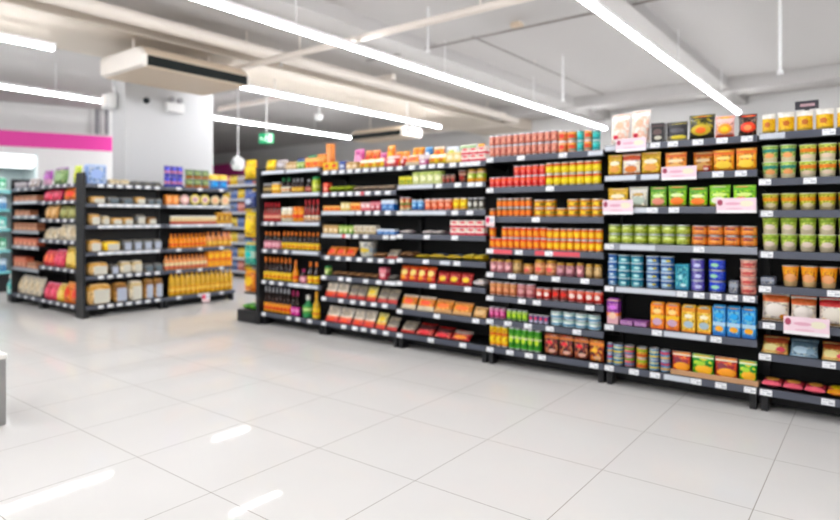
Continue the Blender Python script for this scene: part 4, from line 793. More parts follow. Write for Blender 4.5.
stock(faces[2], lips[2], {
 0: [(391, 402, 1, 11, 1, 'bag', 'red_flat', 'snack_bag', 'white-striped red bag', 'bag', BG(.06, .5)), (403, 418, 1, 11, 1, 'bag', 'orange_white_bag', 'snack_bag', 'orange white bag', 'bag', BG(.06, .5)), (419, 427, 1, 10, 1, 'box', 'violet_white_box', 'snack_box', 'violet white box', 'box'), (428, 445, 2, 10, 1, 'bag', 'yellow_white_bag', 'snack_bag', 'yellow white bag', 'bag', BG(.05)), (446, 461, 2, 10, 1, 'box', 'cream_box', 'snack_box', 'cream box', 'box'), (461, 486, 3, 14, 2, 'box', 'red_white_box', 'snack_box', 'red white box', 'box'),
     (392, 411, 2, 20, 1, 'bag', 'orange_bag', 'tall_bag', 'tall orange bag in the back', 'bag', BG(.06, .1, .16)), (411, 419, 1, 20, 1, 'bag', 'blue_bag', 'tall_bag', 'blue bag in the back', 'bag', BG(.06, .1, .16)), (420, 431, 1, 20, 1, 'bag', 'orange_white_bag', 'tall_bag', 'pale orange back bag', 'bag', BG(.06, .1, .16)), (433, 446, 1, 19, 1, 'bag', 'white_blue_bag', 'tall_bag', 'white blue bag in the back', 'bag', BG(.06, .1, .16)), (447, 463, 2, 20, 1, 'bag', 'green_white_bag', 'tall_bag', 'green white bag in the back', 'bag', BG(.06, .1, .16)), (465, 472, 1, 20, 1, 'bag', 'orange_bag', 'tall_bag', 'small orange back bag', 'bag', BG(.05, .1, .16))],
 1: [(397, 412, 2, 8.5, 1, 'box', 'yellow_green_box', 'snack_box', 'yellow green box', 'box'), (412.5, 441, 4, 12.5, 1, 'box', 'pale_green_box', 'snack_box', 'pale green box', 'box'), (442, 456, 3, 8, 1, 'cup', 'dark_red_cup', 'food_cup', 'low dark red cup', 'cup'), (458, 466, 1, 12, 1, 'cup', 'dark_red_cup', 'food_cup', 'taller dark red cup', 'cup'), (467, 485, 2, 13, 1, 'jar', 'green_orange_jar', 'snack_jar', 'green orange jar', 'jar')],
 2: [(397, 411, 2, 13, 1, 'can', 'red_green_tin', 'round_tin', 'red green tin', 'tin'), (412, 424, 2, 10.5, 1, 'can', 'blue_tin', 'round_tin', 'blue tin', 'tin'), (425, 452, 4, 11.5, 1, 'can', 'salmon_tin', 'round_tin', 'salmon pink tin', 'tin'), (453, 467, 2, 12, 1, 'can', 'yellow_tin', 'round_tin', 'yellow tin', 'tin'), (468, 485, 3, 12, 1, 'can', 'black_white_tin', 'round_tin', 'black white tin', 'tin')],
 3: [(398, 410, 1, 4, 1, 'flat', 'white_flat', 'flat_pack', 'short white pack', 'packet', dict(d=.1)), (421, 441, 2, 4, 1, 'flat', 'white_flat', 'flat_pack', 'flat white pink pack', 'packet', dict(d=.12)), (450, 484, 4, 15, 2, 'box', 'red_white_box', 'snack_box', 'red white box in a stack', 'box')],
 4: [(397, 413, 2, 6, 1, 'flat', 'brown_flat', 'flat_pack', 'brown pack', 'packet', dict(d=.16)), (414, 426, 1, 4, 1, 'flat', 'gold_flat', 'flat_pack', 'thin gold pack', 'packet', dict(d=.14)), (427, 460, 2, 5.5, 1, 'flat', 'blue_yellow_flat', 'flat_pack', 'blue yellow pack', 'packet', dict(d=.16)), (461, 484, 2, 7, 1, 'flat', 'gold_flat', 'flat_pack', 'gold blue pack', 'packet', dict(d=.16))],
 5: [(397, 434, 4, 15, 1, 'bag', 'red_yellow_bag', 'snack_bag', 'red yellow bag', 'bag', BG(.045, .25)), (436, 471, 3, 12.5, 1, 'bag', 'crimson_bag', 'snack_bag', 'crimson bag', 'bag', BG(.045, .3)), (472, 484, 1, 7.5, 1, 'flat', 'white_flat', 'flat_pack', 'white flat pack', 'packet', dict(d=.14))],
 6: [(397, 414, 1, 14, 1, 'bag', 'orange_white_bag', 'snack_bag', 'orange white-footed bag', 'bag', BG(.05, .45)), (415, 432, 1, 14, 1, 'bag', 'orange_white_bag', 'snack_bag', 'second orange white-footed bag', 'bag', BG(.05, .45)), (432, 450, 1, 13, 1, 'bag', 'pale_orange_bag', 'snack_bag', 'pale orange bag', 'bag', BG(.05, .5)), (450, 470, 1, 12.5, 1, 'bag', 'pale_orange_bag', 'snack_bag', 'wide pale orange bag', 'bag', BG(.05, .5)), (471, 485, 1, 10, 1, 'bag', 'tan_snack', 'snack_bag', 'tan bag', 'bag', BG(.05, .6))],
 7: [(397, 413, 1, 11, 1, 'bag', 'grey_red_packet', 'snack_bag', 'grey red bag', 'bag', BG(.05, .8)), (414, 431, 1, 11, 1, 'bag', 'red_black_bag', 'snack_bag', 'red black bag', 'bag', BG(.05, .85)), (432, 449, 1, 10, 1, 'bag', 'red_black_bag', 'snack_bag', 'second red black bag', 'bag', BG(.05, .9)), (449, 468, 1, 9, 1, 'bag', 'red_packet', 'snack_bag', 'low red bag', 'bag', BG(.05, .95))]})
stock(faces[1], lips[1], {
 0: [(323, 338, 2, 8, 1, 'box', 'yellow_box', 'snack_box', 'yellow red box', 'box'), (338.5, 345.5, 1, 8.5, 1, 'box', 'navy_box', 'snack_box', 'navy blue box', 'box'), (346, 357, 2, 7, 1, 'box', 'beige_box', 'snack_box', 'beige box', 'box'), (358, 382, 3, 9, 1, 'bag', 'yellow_white_bag', 'snack_bag', 'yellow white bag', 'bag', BG(.05, .2)), (383, 396, 1, 12, 1, 'bag', 'red_flat', 'snack_bag', 'red white bag', 'bag', BG(.06, .4)),
     (340, 350, 1, 22, 1, 'bag', 'magenta_bag', 'tall_bag', 'tall magenta bag in the back', 'bag', BG(.06, .1, .16)), (351, 366, 2, 20, 1, 'bag', 'orange_snack', 'tall_bag', 'orange pink bag in the back', 'bag', BG(.06, .1, .16)), (366, 373, 1, 17, 1, 'bag', 'magenta_bag', 'tall_bag', 'short magenta bag in the back', 'bag', BG(.06, .1, .16)), (373, 381, 1, 24, 1, 'bag', 'orange_bag', 'tall_bag', 'tallest orange bag in the back', 'bag', BG(.06, .1, .16)), (382, 396, 2, 17, 1, 'bag', 'orange_bag', 'tall_bag', 'orange back bag', 'bag', BG(.06, .1, .16))],
 1: [(322, 328, 1, 9.5, 1, 'box', 'red_box', 'snack_box', 'red box', 'box'), (328, 351, 3, 6.5, 1, 'flat', 'green_yellow_flat', 'flat_pack', 'green yellow pack', 'packet', dict(d=.14)), (352, 394, 5, 5.5, 1, 'flat', 'grey_brown_flat', 'flat_pack', 'grey brown pack', 'packet', dict(d=.14))],
 2: [(323, 340, 3, 5, 1, 'box', 'orange_box', 'snack_box', 'low orange box', 'box'), (340.5, 350, 2, 8, 1, 'box', 'cream_box', 'snack_box', 'cream box', 'box'), (350.5, 360, 2, 8, 1, 'box', 'orange_box', 'snack_box', 'taller orange box', 'box'), (360.5, 370, 2, 8, 1, 'box', 'pink_box', 'snack_box', 'pink box', 'box'), (370.5, 380, 2, 9, 1, 'box', 'mauve_red_box', 'snack_box', 'dark red box', 'box'), (381, 394, 2, 10.5, 1, 'box', 'white_blue_box', 'snack_box', 'blue white box', 'box')],
 3: [(323, 338, 3, 8, 1, 'box', 'beige_box', 'snack_box', 'beige box', 'box'), (338.5, 353, 3, 8, 1, 'box', 'green_box', 'snack_box', 'green box', 'box'), (354, 376, 4, 8.5, 1, 'box', 'cream_white_box', 'snack_box', 'cream white box', 'box'), (377, 395, 3, 5.5, 1, 'box', 'white_blue_box', 'snack_box', 'low pale blue box', 'box')],
 4: [(325, 353, 3, 9, 1, 'bag', 'orange_snack', 'snack_bag', 'orange bag', 'bag', BG(.05, .7)), (356, 371, 1, 15, 1, 'cup', 'white_tub', 'food_tub', 'big white tub', 'tub', dict(lid='white_lid')), (372, 384, 2, 5, 1, 'flat', 'brown_flat', 'flat_pack', 'low brown pack', 'packet', dict(d=.12)), (385, 396, 1, 9, 1, 'bag', 'grey_red_packet', 'snack_bag', 'grey bag', 'bag', BG(.05, .7))],
 5: [(322, 330, 1, 8.5, 1, 'jar', 'green_box', 'round_jar', 'green round jar', 'jar', dict(lid='cap_green')), (331, 378, 6, 4.5, 1, 'flat', 'brown_flat', 'flat_pack', 'low brown pack', 'packet', dict(d=.12)), (379, 386, 1, 12, 1, 'box', 'mauve_red_box', 'snack_box', 'upright dark red box', 'box'), (387, 395, 1, 5, 1, 'flat', 'grey_flat', 'flat_pack', 'grey pack', 'packet', dict(d=.12))],
 6: [(324, 346, 2, 14, 1, 'bag', 'red_white_packet', 'soup_packet', 'white red-footed packet', 'packet', BG(.03, .4)), (347, 364, 2, 14, 1, 'bag', 'grey_red_packet', 'soup_packet', 'grey red-footed packet', 'packet', BG(.03, .45)), (365, 375, 1, 14, 1, 'bag', 'yellow_red_packet', 'soup_packet', 'yellow red-footed packet', 'packet', BG(.03, .4)), (376, 396, 2, 14, 1, 'bag', 'grey_red_packet', 'soup_packet', 'leaning grey red packet', 'packet', BG(.03, .55))],
 7: [(324, 350, 2, 15, 1, 'bag', 'red_white_packet', 'soup_packet', 'white red-footed packet', 'packet', BG(.03, .5)), (351, 373, 2, 15.5, 1, 'bag', 'red_white_packet', 'soup_packet', 'white red packet', 'packet', BG(.03, .45)), (374, 384, 1, 15, 1, 'bag', 'yellow_red_packet', 'soup_packet', 'cream red packet', 'packet', BG(.03, .5)), (385, 396, 1, 13, 1, 'bag', 'grey_red_packet', 'soup_packet', 'dark grey red packet', 'packet', BG(.03, .6))]})
BO = lambda glass, cap, l0=.05, l1=.4, **k: dict(glass=glass, cap=cap, l0=l0, l1=l1, gap=.74, **k)
stock(faces[0], lips[0], {
 0: [(264, 273, 1, 11, 1, 'bag', 'yellow_bag', 'snack_bag', 'yellow bag', 'bag', BG(.06, .2)), (274, 285, 1, 10.5, 1, 'bag', 'silver_bag', 'snack_bag', 'silver grey bag', 'bag', BG(.06, .2)), (286, 296, 3, 7, 1, 'box', 'beige_box', 'snack_box', 'small beige box', 'box'), (297, 304, 2, 7, 1, 'box', 'green_box', 'snack_box', 'green box', 'box'), (305, 319, 2, 10, 1, 'box', 'orange_box', 'snack_box', 'orange box', 'box'), (286, 296, 1, 12, 1, 'box', 'navy_box', 'back_box', 'navy box in the back', 'box', dict(y=.15)), (297, 304, 1, 14, 1, 'box', 'mint_box', 'back_box', 'mint green box in back', 'box', dict(y=.15)), (306, 314, 1, 15, 1, 'box', 'orange_box', 'back_box', 'orange box in back', 'box', dict(y=.15)), (315, 320, 1, 25, 1, 'box', 'orange_tub', 'back_box', 'tall pale orange box', 'box', dict(y=.15))],
 1: [(264, 271, 2, 10, 1, 'jar', 'label_dark', 'sauce_jar', 'dark jar', 'jar', dict(lid='cap_grey')), (272, 280, 2, 11, 1, 'jar', 'label_gold', 'sauce_jar', 'gold jar', 'jar', dict(lid='cap_grey')), (281, 291, 2, 15, 1, 'bottle', 'label_white', 'sauce_bottle', 'dark green white-labelled bottle', 'bottle', BO('dark_sauce', 'cap_green')), (292, 304, 3, 14, 1, 'bottle', 'label_gold', 'sauce_bottle', 'dark gold-labelled bottle', 'bottle', BO('dark_sauce', 'cap_grey')), (305, 311, 1, 13, 1, 'bottle', 'label_red', 'sauce_bottle', 'dark red-labelled bottle', 'bottle', BO('dark_sauce', 'cap_grey')), (312, 318, 1, 15, 1, 'jar', 'lime_jar', 'sauce_jar', 'lime green jar', 'jar', dict(lid='cap_green'))],
 2: [(263, 281, 5, 19, 1, 'bottle', 'label_red', 'sauce_bottle', 'red bottle', 'bottle', BO('red_sauce', 'cap_red')), (281, 292, 2, 14, 1, 'jar', 'label_white', 'sauce_jar', 'white orange jar', 'jar', dict(lid='white_lid')), (293, 303, 2, 15, 1, 'jar', 'label_orange', 'sauce_jar', 'orange jar', 'jar', dict(lid='cap_orange')), (304, 320, 4, 22, 1, 'bottle', 'label_white', 'sauce_bottle', 'tall red white-labelled bottle', 'bottle', BO('red_sauce', 'cap_red', .04, .28))],
 3: [(264, 281, 4, 17, 1, 'bottle', 'label_pink', 'sauce_bottle', 'dark pink-labelled bottle', 'bottle', BO('dark_sauce', 'cap_orange', .03, .45)), (282, 320, 9, 18, 1, 'bottle', 'label_yellow', 'sauce_bottle', 'dark yellow-labelled bottle', 'bottle', BO('dark_sauce', 'cap_orange', .03, .4))],
 4: [(263, 292, 7, 23, 1, 'bottle', 'label_yellow', 'sauce_bottle', 'dark yellow-labelled bottle', 'bottle', BO('dark_sauce', 'cap_orange', .03, .38)), (293, 298, 1, 22, 1, 'bottle', 'label_orange', 'sauce_bottle', 'orange bottle', 'bottle', BO('juice_orange', 'cap_orange', .03, .5)), (299, 306, 1, 14, 1, 'bottle', 'label_pink', 'sauce_bottle', 'short pink-labelled bottle', 'bottle', BO('dark_sauce', 'cap_magenta', .03, .5)), (307, 319, 2, 22, 1, 'bottle', 'label_yellow', 'sauce_bottle', 'tall dark yellow-labelled bottle', 'bottle', BO('dark_sauce', 'cap_orange', .03, .38))],
 5: [(263, 291, 7, 26, 1, 'bottle', 'label_orange', 'sauce_bottle', 'black orange-labelled bottle', 'bottle', BO('dark_sauce', 'cap_grey', .03, .38)), (291, 300, 2, 25, 1, 'bottle', 'label_magenta', 'sauce_bottle', 'black magenta-labelled bottle', 'bottle', BO('dark_sauce', 'cap_magenta', .03, .36)), (301, 311, 1, 22, 1, 'bottle', 'label_green', 'sauce_bottle', 'wide green bottle', 'bottle', BO('cap_green', 'white_lid', .2, .5)), (312, 319, 1, 27, 1, 'bottle', 'label_yellow', 'sauce_bottle', 'tall yellow bottle', 'bottle', BO('oil_gold', 'cap_yellow', .05, .4))]})
# cards, tray and sign on the long shelf wall
f4, f5, f3 = faces[4], faces[5], faces[3]
card(f4, 617, 647, 138.5, 151.5, 'promo_card', 'pink card in front of the two big white bags on the top shelf')
card(f4, 662.5, 697.5, 166.5, 180, 'promo_card', 'pink card under the orange pouches')
card(f4, 603.9, 634, 200, 214.5, 'promo_card', 'pink card at the start of the green pouch shelf')
card(f4, 717, 757, 198, 213, 'promo_card', 'pink card under the lime pouches')
card(f5, 784, 830, 317, 335, 'promo_card', 'pink card under the white orange-topped bags')
card(f3, 487, 496, 216, 226.5, 'promo_card_red', 'small white and red card at the start of the striped can shelf')
a, b = f4.s(670), f4.s(757.6)
tr = empty('display_tray', f4.at((a + b) / 2, 0, lips[4][6] + .0185))
w_ = b - a
link('tray_base', MB().box(-w_/2, w_/2, .02, .14, 0, .015).mesh('tray_base', 'tray_card'), tr)
link('front_lip', MB().box(-w_/2, w_/2, .014, .0195, 0, .034).mesh('front_lip', 'tray_card'), tr)
tag(tr, 'tan cardboard tray under the red and green soup pouches', 'tray')
o = product('sauce_tub', 'cup', .046, .036, 'scarlet_can', {'lid': 'cap_red'}, f4.at((f4.s(699) + f4.s(711)) / 2, .045, lips[4][1] + .0215), 0)
tag(o, 'small red tub in front of the dull orange pouch', 'tub')
# ------------------------------------------------------------------ block of shelves round the pillar
XE0, XE1 = -7.96 * H, XRF - .185
XEm = YE * ratio(38.5)
e_edges = [XE0, XEm, XE1]
fE = [Face('y', YE, 'brown packet bay'), Face('y', YE, 'snack bag bay')]
fR = [Face('x', XRF, 'bread bay'), Face('x', XRF, 'oil bay')]
YR0 = 2.63 * H + .03; YR1 = XRF / ratio(235); YRm = XRF / ratio(165)
ZBK = .115
lE = [[fE[0].z(x, y) for x, y in ((24.5, 189.3), (24.5, 202.5), (24.5, 217), (25, 232), (26, 247.5), (26, 269.7))] + [ZBK],
      [fE[1].z(x, y) for x, y in ((50.6, 186.5), (52, 202.4), (54, 220.4), (57, 241.6), (59, 269.3))] + [ZBK]]
lR = [fR[0].z(x, y) for x, y in ((99, 185.5), (100.5, 205.3), (100.5, 226.9), (100, 253.7), (100, 277.4))] + [ZBK]
bay(fE[0], XE0, XEm, lE[0], 'black shelving bay of brown packets at the far left end of the block', depth=.34, first=True, tags={i: spread(15, 37, 3) for i in (0, 2, 4, 6)}, strips={1: [(14, 37, W_)], 2: [(14, 36, 'rail_steel')]}, rails={3: 'rail_steel', 4: 'rail_steel', 5: 'rail_steel'})
bay(fE[1], XEm, XE1, lE[1], 'black shelving bay of snack bags on the short side of the block', depth=.34, tags={i: spread(40, 76, 5) for i in range(6)})
bay(fR[0], YR0, YRm, lR, 'black shelving bay of bread on the long side of the block', depth=.15, first=True, tags={i: spread(96, 162, 7) for i in range(6)}, strips={1: [(98, 160, 'rail_pale')], 2: [(98, 160, 'rail_pale')], 3: [(98, 160, 'rail_pale')]})
bay(fR[1], YRm, YR1, lR, 'black shelving bay of juices and cooking oil beside the bread', depth=.33, tags={i: spread(168, 232, 3) for i in range(6)}, strips={1: [(167, 230, 'rail_pale')], 2: [(170, 232, 'rail_pale')]})
SB = dict(single=1)
stock(fE[0], lE[0], {
 0: [(15, 26, 3, 6, 1, 'box', 'far_grey', 'small_box', 'grey box', 'box'), (27, 37, 2, 9, 1, 'bag', 'silver_bag', 'snack_bag', 'pale silver bag', 'bag', BG(.06, .2))],
 1: [(14, 37, 4, 5, 1, 'box', 'brown_pack', 'brown_packet', 'dull brown packet', 'packet', dict(d=.1))],
 2: [(15, 30, 3, 5, 1, 'box', 'brown_pack', 'brown_packet', 'brown packet', 'packet', dict(d=.1))],
 3: [(14, 37, 5, 7, 1, 'box', 'brown_pack', 'brown_packet', 'brown packet', 'packet', dict(d=.1))],
 4: [(14, 37, 5, 7.5, 1, 'box', 'russet_pack', 'brown_packet', 'russet packet', 'packet', dict(d=.1))],
 5: [(14, 26, 3, 10, 1, 'box', 'russet_pack', 'brown_packet', 'russet packet', 'packet', dict(d=.1)), (27, 37, 2, 6, 1, 'box', 'brown_pack', 'brown_packet', 'low brown packet', 'packet', dict(d=.1))],
 6: [(14.5, 37, 4, 18, 1, 'bag', 'white_snack', 'grain_bag', 'big cream bag', 'bag', BG(.1, .3))]})
stock(fE[1], lE[1], {
 0: [(41, 49, 1, 15, 1, 'bag', 'purple_snack', 'snack_bag', 'purple pink bag', 'bag', BG(.07, .1)), (51, 64, 1, 17, 1, 'bag', 'green_purple', 'snack_bag', 'green purple-topped bag', 'bag', BG(.08, .1))],
 1: [(41, 58, 2, 12, 1, 'bag', 'pink_snack', 'snack_bag', 'dark pink bag', 'bag', BG(.07, .3)), (61, 75, 1, 13, 1, 'bag', 'orange_snack', 'snack_bag', 'orange bag', 'bag', BG(.07, .2))],
 2: [(43, 55, 2, 14, 1, 'bag', 'tan_snack', 'snack_bag', 'tan orange bag', 'bag', BG(.07, .2)), (57, 75, 2, 13, 1, 'bag', 'olive_snack', 'snack_bag', 'olive bag', 'bag', BG(.07, .2))],
 3: [(40, 54, 2, 12, 1, 'bag', 'white_snack', 'snack_bag', 'low white bag', 'bag', BG(.08, .5)), (56, 76, 2, 16, 1, 'bag', 'white_snack', 'snack_bag', 'tall white bag', 'bag', BG(.08, .2))],
 4: [(40, 51, 2, 15, 1, 'bag', 'red_snack', 'snack_bag', 'red bag', 'bag', BG(.08, .3)), (52, 61, 2, 17, 1, 'bag', 'pink_snack', 'snack_bag', 'crimson pink bag', 'bag', BG(.08, .2)), (62, 76, 1, 21, 1, 'bag', 'yellow_snack', 'snack_bag', 'pale yellow bag', 'bag', BG(.08, .15))],
 5: [(40, 53, 2, 16, 1, 'bag', 'pink_snack', 'snack_bag', 'pink red bag', 'bag', BG(.09, .3)), (53, 60, 1, 17, 1, 'bag', 'yellow_snack', 'snack_bag', 'yellow bag', 'bag', BG(.09, .3)), (60, 76, 2, 20, 1, 'bag', 'orange_snack', 'snack_bag', 'big orange bag', 'bag', BG(.09, .25))]})
BW = lambda *a, **k: {**BO(*a, **k), 'gap': .95}
LF = lambda lab='bread_label', d=.2: dict(d=.1, label=lab)
stock(fR[0], lR, {
 0: [(87, 106.5, 1, 19, 1, 'box', 'pale_blue_bag', 'bread_box', 'pale blue box', 'box', dict(d=.09)), (109, 130, 2, 5, 1, 'loaf', 'bread_white', 'bread_loaf', 'pale loaf', 'bread', dict(d=.1, single=1)), (131, 162, 3, 4.5, 1, 'loaf', 'bread_dark', 'bread_loaf', 'dark wrapped loaf', 'bread', dict(d=.1, single=1))],
 1: [(90, 106, 1, 7, 1, 'loaf', 'bread_beige', 'bread_loaf', 'tan loaf', 'bread', LF()), (107, 120, 1, 7, 1, 'loaf', 'bread_dark', 'bread_loaf', 'dark loaf', 'bread', LF('bread_label_dark')), (121, 134, 1, 6.5, 1, 'loaf', 'bread_dark', 'bread_loaf', 'second dark loaf', 'bread', LF('bread_label_dark')), (135, 146, 1, 7, 1, 'loaf', 'bread_beige', 'bread_loaf', 'small beige loaf', 'bread', LF()), (147, 162, 2, 6, 1, 'loaf', 'bread_dark', 'bread_loaf', 'dark end loaf', 'bread', LF('bread_label_dark'))],
 2: [(89, 101, 1, 11, 1, 'loaf', 'bread_beige', 'bread_loaf', 'tall tan loaf', 'bread', LF()), (102, 110, 1, 9, 1, 'loaf', 'bread_white', 'bread_loaf', 'white loaf', 'bread', LF()), (111, 134, 2, 7, 1, 'loaf', 'bread_beige', 'bread_loaf', 'beige loaf', 'bread', LF()), (135, 146, 1, 10, 1, 'loaf', 'bread_dark', 'bread_loaf', 'grey labelled loaf', 'bread', LF()), (147, 157, 1, 7, 1, 'loaf', 'bread_brown', 'bread_loaf', 'brown loaf', 'bread', LF())],
 3: [(88, 102, 1, 12, 1, 'loaf', 'bread_beige', 'bread_loaf', 'wide tan loaf', 'bread', LF()), (103, 121, 1, 10, 1, 'loaf', 'bread_yellow', 'bread_loaf', 'yellow wrapped loaf', 'bread', LF('bread_label')), (122, 162, 4, 10.5, 1, 'loaf', 'bread_dark', 'bread_loaf', 'dark blue-labelled loaf', 'bread', LF('bread_label_blue'))],
 4: [(88, 109, 1, 13, 1, 'loaf', 'bread_beige', 'bread_loaf', 'large beige loaf', 'bread', LF()), (110, 119, 1, 10, 1, 'loaf', 'bread_dark', 'bread_loaf', 'dark loaf', 'bread', LF('bread_label_blue')), (120, 143, 2, 12, 1, 'loaf', 'bread_white', 'bread_loaf', 'cream loaf', 'bread', LF()), (144, 163, 2, 8, 1, 'loaf', 'bread_dark', 'bread_loaf', 'low dark loaf', 'bread', LF('bread_label_dark'))],
 5: [(87, 112, 1, 21, 1, 'loaf', 'bread_beige', 'bread_loaf', 'largest tan loaf', 'bread', LF()), (113, 128, 1, 20, 1, 'loaf', 'bread_brown', 'bread_loaf', 'brown blue-labelled loaf', 'bread', LF('bread_label_blue')), (129, 143, 1, 20, 1, 'loaf', 'bread_white', 'bread_loaf', 'cream white-labelled loaf', 'bread', LF()), (144, 163, 2, 20, 1, 'loaf', 'bread_brown', 'bread_loaf', 'brown pale-labelled loaf', 'bread', LF('bread_label_blue'))]})
# the small yellow-green bag on the block's corner
cb = product('snack_bag', 'bag', .17, .19, 'lime_bag', dict(t=.05, tilt=.1), (XRF - .29, YE + .06, lE[1][0] + .022), 0)
tag(cb, 'yellow green bag on the top corner of the block beside the pale blue box', 'bag')
stock(fR[1], lR, {
 0: [(161, 184, 3, 21, 2, 'bag', 'purple_blue_bag', 'food_bag', 'purple blue bag', 'bag', BG(.05, .05)), (186, 210, 3, 18, 2, 'bag', 'green_brown_bag', 'food_bag', 'green brown bag', 'bag', BG(.05, .05)), (211, 229, 2, 14, 1, 'bag', 'sky_yellow_bag', 'food_bag', 'blue yellow bag', 'bag', BG(.07, .1))],
 1: [(166, 179, 2, 9.5, 1, 'box', 'orange_tub', 'cake_box', 'orange box', 'box'), (179.5, 190, 1, 10, 1, 'disc', 'pink_lid', 'round_tub', 'pink-lidded tub', 'tub'), (190, 210, 2, 10.5, 1, 'disc', 'yellow_lid', 'round_tub', 'yellow-rimmed tub', 'tub'), (210.5, 230, 2, 9.5, 1, 'disc', 'cream_lid', 'round_tub', 'cream-lidded tub', 'tub')],
 2: [(170, 216, 14, 8, 1, 'jar', 'label_cream', 'small_jar', 'small cream red jar', 'jar', dict(lid='white_lid')), (217, 232, 3, 11, 1, 'box', 'gold_box', 'gold_box', 'gold box', 'box')],
 3: [(169, 206, 9, 14, 1, 'bottle', 'label_orange', 'juice_bottle', 'orange juice bottle', 'bottle', BW('juice_orange', 'cap_orange', .05, .5, shoulder=.6, cap0=.88)), (206, 232, 5, 14, 1, 'bottle', 'label_gold', 'juice_bottle', 'golden juice bottle', 'bottle', BW('juice_peach', 'cap_orange', .05, .45, shoulder=.6, cap0=.88))],
 4: [(164, 207, 10, 14, 1, 'bottle', 'label_cream', 'juice_bottle', 'peach juice bottle', 'bottle', BW('juice_peach', 'cap_orange', .1, .5, shoulder=.6, cap0=.88)), (208, 232, 4, 15, 1, 'box', 'orange_carton_box', 'juice_box', 'orange yellow carton', 'carton')],
 5: [(169, 233, 13, 22.5, 1, 'bottle', 'label_gold', 'oil_bottle', 'golden oil bottle', 'bottle', BW('oil_gold', 'cap_yellow', .1, .42, shoulder=.7, cap0=.9))]})
fr = fR[1]
card(fr, 201, 209, 293, 302, 'promo_card_red', 'small pale card on the bottom rail under the oil bottles', -.02)
# products and block corner at the far left
t = empty('end_plinth', (XE0 - .03, YE + .1, 0))
link('plinth_base', MB().rbox(.2, .36, .1, .006, x=-.1, y=.1).mesh('plinth_base', 'shelf_black'), t)
link('plinth_top', MB().box(-.2, 0, -.08, .28, .1005, .112).mesh('plinth_top', 'rail_slate'), t)
tag(t, 'dark low plinth at the far left end of the block', 'plinth')
for k, (m, w) in enumerate((('teal_milk', 'blue green'), ('leaf_pack', 'bright green'))):
    o = product('drink_bottle', 'bottle', .085, .26, m, dict(glass='cap_green' if k else 'chiller_teal', cap='white_lid', l0=.1, l1=.48), (XE0 - .09 - .1 * k, YE + .02 + .06 * k, .113), 0)
    tag(o, f'{w} bottle on the dark plinth at the far left', 'bottle')

# ------------------------------------------------------------------ display on the end of the long wall of shelves
x1 = s_edges[0] - .058; x0 = YG * ratio(238.5)
t = empty('end_display', ((x0 + x1) / 2, YG, 0)); w_ = x1 - x0
fe = Face('y', YG, 'end display')
e_lips = [fe.z(248, 179.5), fe.z(248, 208), fe.z(248, 238), fe.z(248, 266), fe.z(248, 293)]
link('back_panel', MB().box(w_/2 - .02, w_/2, .0, .38, .1, e_lips[0] + .04).mesh('back_panel', 'panel_black'), t)
link('base', MB().rbox(w_, .42, .13, .01, y=.19).mesh('base', 'shelf_black'), t)
for z in e_lips: link('shelf', MB().box(-w_/2 + .1, w_/2 - .021, .0, .38, z - .008, z + .008).mesh('shelf', 'shelf_black'), t)
tag(t, 'narrow black end display on the aisle end of the long shelf wall', 'shelving')
zt = [e + .0085 for e in e_lips] + [.1305]
for z, m, h, lab, n in ((zt[0], 'yellow_bag', .2, 'yellow bag on top of the end display', 1), (zt[1], 'navy_box', .16, 'dark box on the second shelf of the end display', 1), (zt[2], 'yellow_bag', .26, 'yellow bag on the third shelf of the end display', 1), (zt[3], 'teal_yellow_bag', .24, 'teal yellow bag on the fourth shelf of the end display', 1), (zt[4], 'orange_bag', .22, 'orange bag on the lowest shelf of the end display', 1)):
    o = product('display_bag', 'bag', .185, h, m, dict(t=.09, tilt=.05), (fe.s(243.5), YG + .09, z), 0); tag(o, lab, 'bag')
for k in range(2):
    o = product('leafy_pack', 'flat', .105, .06, 'leaf_pack', dict(d=.2), (fe.s(242.5) + .115 * k, YG + .12, zt[5]), 0); tag(o, ['outer green leafy pack on the base of the end display', 'inner green leafy pack on the base of the end display'][k], 'packet', 'leafy packs')

# ------------------------------------------------------------------ shelves farther along the aisle behind
YD = 6.0 * H; fd = Face('y', YD, 'distant shelves')
d0, d1 = YD * ratio(206), YD * ratio(262)
dl = [fd.z(230, y) for y in (186, 200, 213, 228, 243, 258, 271)]
bay(fd, d0, d1, dl, 'distant black shelving bay seen through the aisle past the oil bottles', depth=.36, rails={i: 'rail_pale' for i in range(7)})
cols = ['far_grey', 'far_blue', 'far_red', 'far_yellow']
for i in range(7):
    stock(fd, dl, {i: [(208 + 7.4 * k, 215 + 7.4 * k, 1, 9, 1, 'box', cols[(i * 3 + k * (2 if i % 2 else 1)) % 4], 'distant_box', ['grey', 'blue', 'red', 'yellow'][(i * 3 + k * (2 if i % 2 else 1)) % 4] + f' box in {ORD[k]} column', 'box') for k in range(7)]})

# ------------------------------------------------------------------ chiller at the far left
plain('header_glow', '#ffffff', .4, emit='#fbfdff', strength=2.2)
XC_ = -9.2 * H; fc = Face('x', XC_, 'wall chiller')
c0, c1 = 1.9 * H, 3.35 * H
t = empty('wall_chiller', (XC_, (c0 + c1) / 2, 0), PI/2); w_ = c1 - c0
link('back_panel', MB().box(-w_/2, w_/2, .56, .6, 0, 2.12).mesh('back_panel', 'chiller_white'), t)
for x in (-w_/2, w_/2 - .03): link('side_panel', MB().box(x, x + .03, .0, .56, .0, 2.12).mesh('side_panel', 'chiller_white'), t)
link('base', MB().box(-w_/2 + .031, w_/2 - .031, -.02, .55, 0, .24).mesh('base', 'shelf_black'), t)
cn = link('canopy', MB().rbox(w_ - .064, .58, .2, .02, z=1.9, y=.27).mesh('canopy', 'chiller_white'), t)
link('lit_header', MB().rbox(w_ - .1, .01, .15, .004, z=1.925, y=-.026).mesh('lit_header', 'header_glow'), cn)
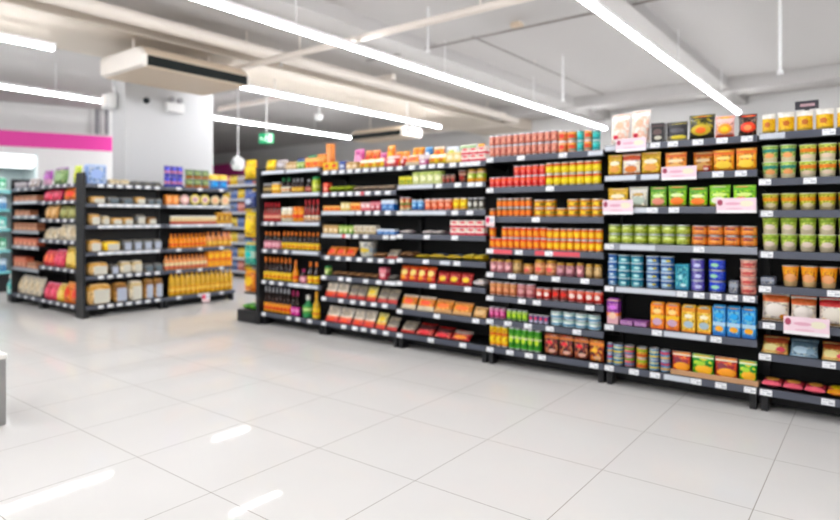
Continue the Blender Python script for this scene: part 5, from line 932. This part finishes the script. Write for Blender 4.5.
link('lamp', MB().box(-w_/2 + .06, w_/2 - .06, .04, .07, 1.885, 1.899).mesh('lamp', 'header_glow'), cn)
cz = [.3, .62, .94, 1.24, 1.52]
for z in cz:
    s_ = link('shelf', MB().box(-w_/2 + .031, w_/2 - .031, .03, .55, z - .02, z).mesh('shelf', 'chiller_white'), t)
    link('price_rail', MB().box(-w_/2 + .031, w_/2 - .031, .015, .029, z - .03, z + .012).mesh('price_rail', 'chiller_teal'), s_)
tag(t, 'white open chiller with teal price rails at the far left edge', 'chiller')
for i, z in enumerate(cz):
    for k in range(8):
        y = 2.15 * H + .13 * k
        m = ['teal_milk', 'green_milk', 'blue_milk'][(i * 2 + k // 3) % 3]
        o = product('milk_carton', 'box', .1, .2, m, dict(flap=1, d=.08), (XC_ - .1, y, z + .001), PI/2)
        tag(o, f'{["teal", "green", "blue"][(i * 2 + k // 3) % 3]} carton, {ORD[k]} from front, {ORD[4 - i]} shelf down of the chiller', 'carton', 'chiller cartons')

# ------------------------------------------------------------------ grey bin cut by the left edge of the picture
yb = 1.08 * H; xb = yb * ratio(8.0)
t = empty('display_bin', (xb - .25, yb - .2, 0))
link('bin_body', MB().rbox(.49, .39, .36, .008).mesh('bin_body', 'steel_grey'), t)
link('rim', MB().rbox(.5, .4, .03, .008, z=.361).mesh('rim', 'counter_white'), t)
tag(t, 'grey metal bin with white rim cut off by the picture edge', 'bin')
# dark sign standing on the cup noodle bay
Ys = YG + .2; x = ratio(807) * Ys; d = dist_y(807, Ys); zs = H + (HY - 109.5) * d / F; w_ = 20 * d / F
t = empty('shelf_sign', (x, Ys, lips[5][0] + .0185))
dz = zs - (lips[5][0] + .0185)
link('post', MB().box(-.012, .012, -.004, .004, 0, dz + .02).mesh('post', 'sign_dark'), t)
link('panel', MB().rbox(w_, .012, 8.5 * d / F, .003, z=dz, y=-.011).mesh('panel', 'sign_dark'), t)
link('print_band', MB().box(-w_*.28, w_*.34, -.0185, -.0172, dz + .016, dz + .032).mesh('print_band', 'sign_pink'), t)
tag(t, 'dark sign with pale print standing behind the yellow bowls', 'sign')

# ------------------------------------------------------------------ camera, sky, exposure
cam = bpy.data.cameras.new('camera'); co = bpy.data.objects.new('camera', cam); COL.objects.link(co)
co.location = (0, 0, H); co.rotation_euler = (PI / 2, 0, YAW)
cam.sensor_width = 36; cam.lens = F / 840 * 36; cam.shift_y = -(260 - HY) / 840
cam.clip_end = 100; cam.clip_start = .05
cam.dof.use_dof = True; cam.dof.focus_distance = 2.0; cam.dof.aperture_fstop = 1.6
sc.camera = co
w = bpy.data.worlds.new('world'); sc.world = w; w.use_nodes = True
w.node_tree.nodes['Background'].inputs[0].default_value = (.9, .92, 1, 1); w.node_tree.nodes['Background'].inputs[1].default_value = .2
vs = sc.view_settings; vs.view_transform = 'Standard'; vs.look = 'None'; vs.gamma = 1; vs.use_curve_mapping = False
vs.exposure = 0.0
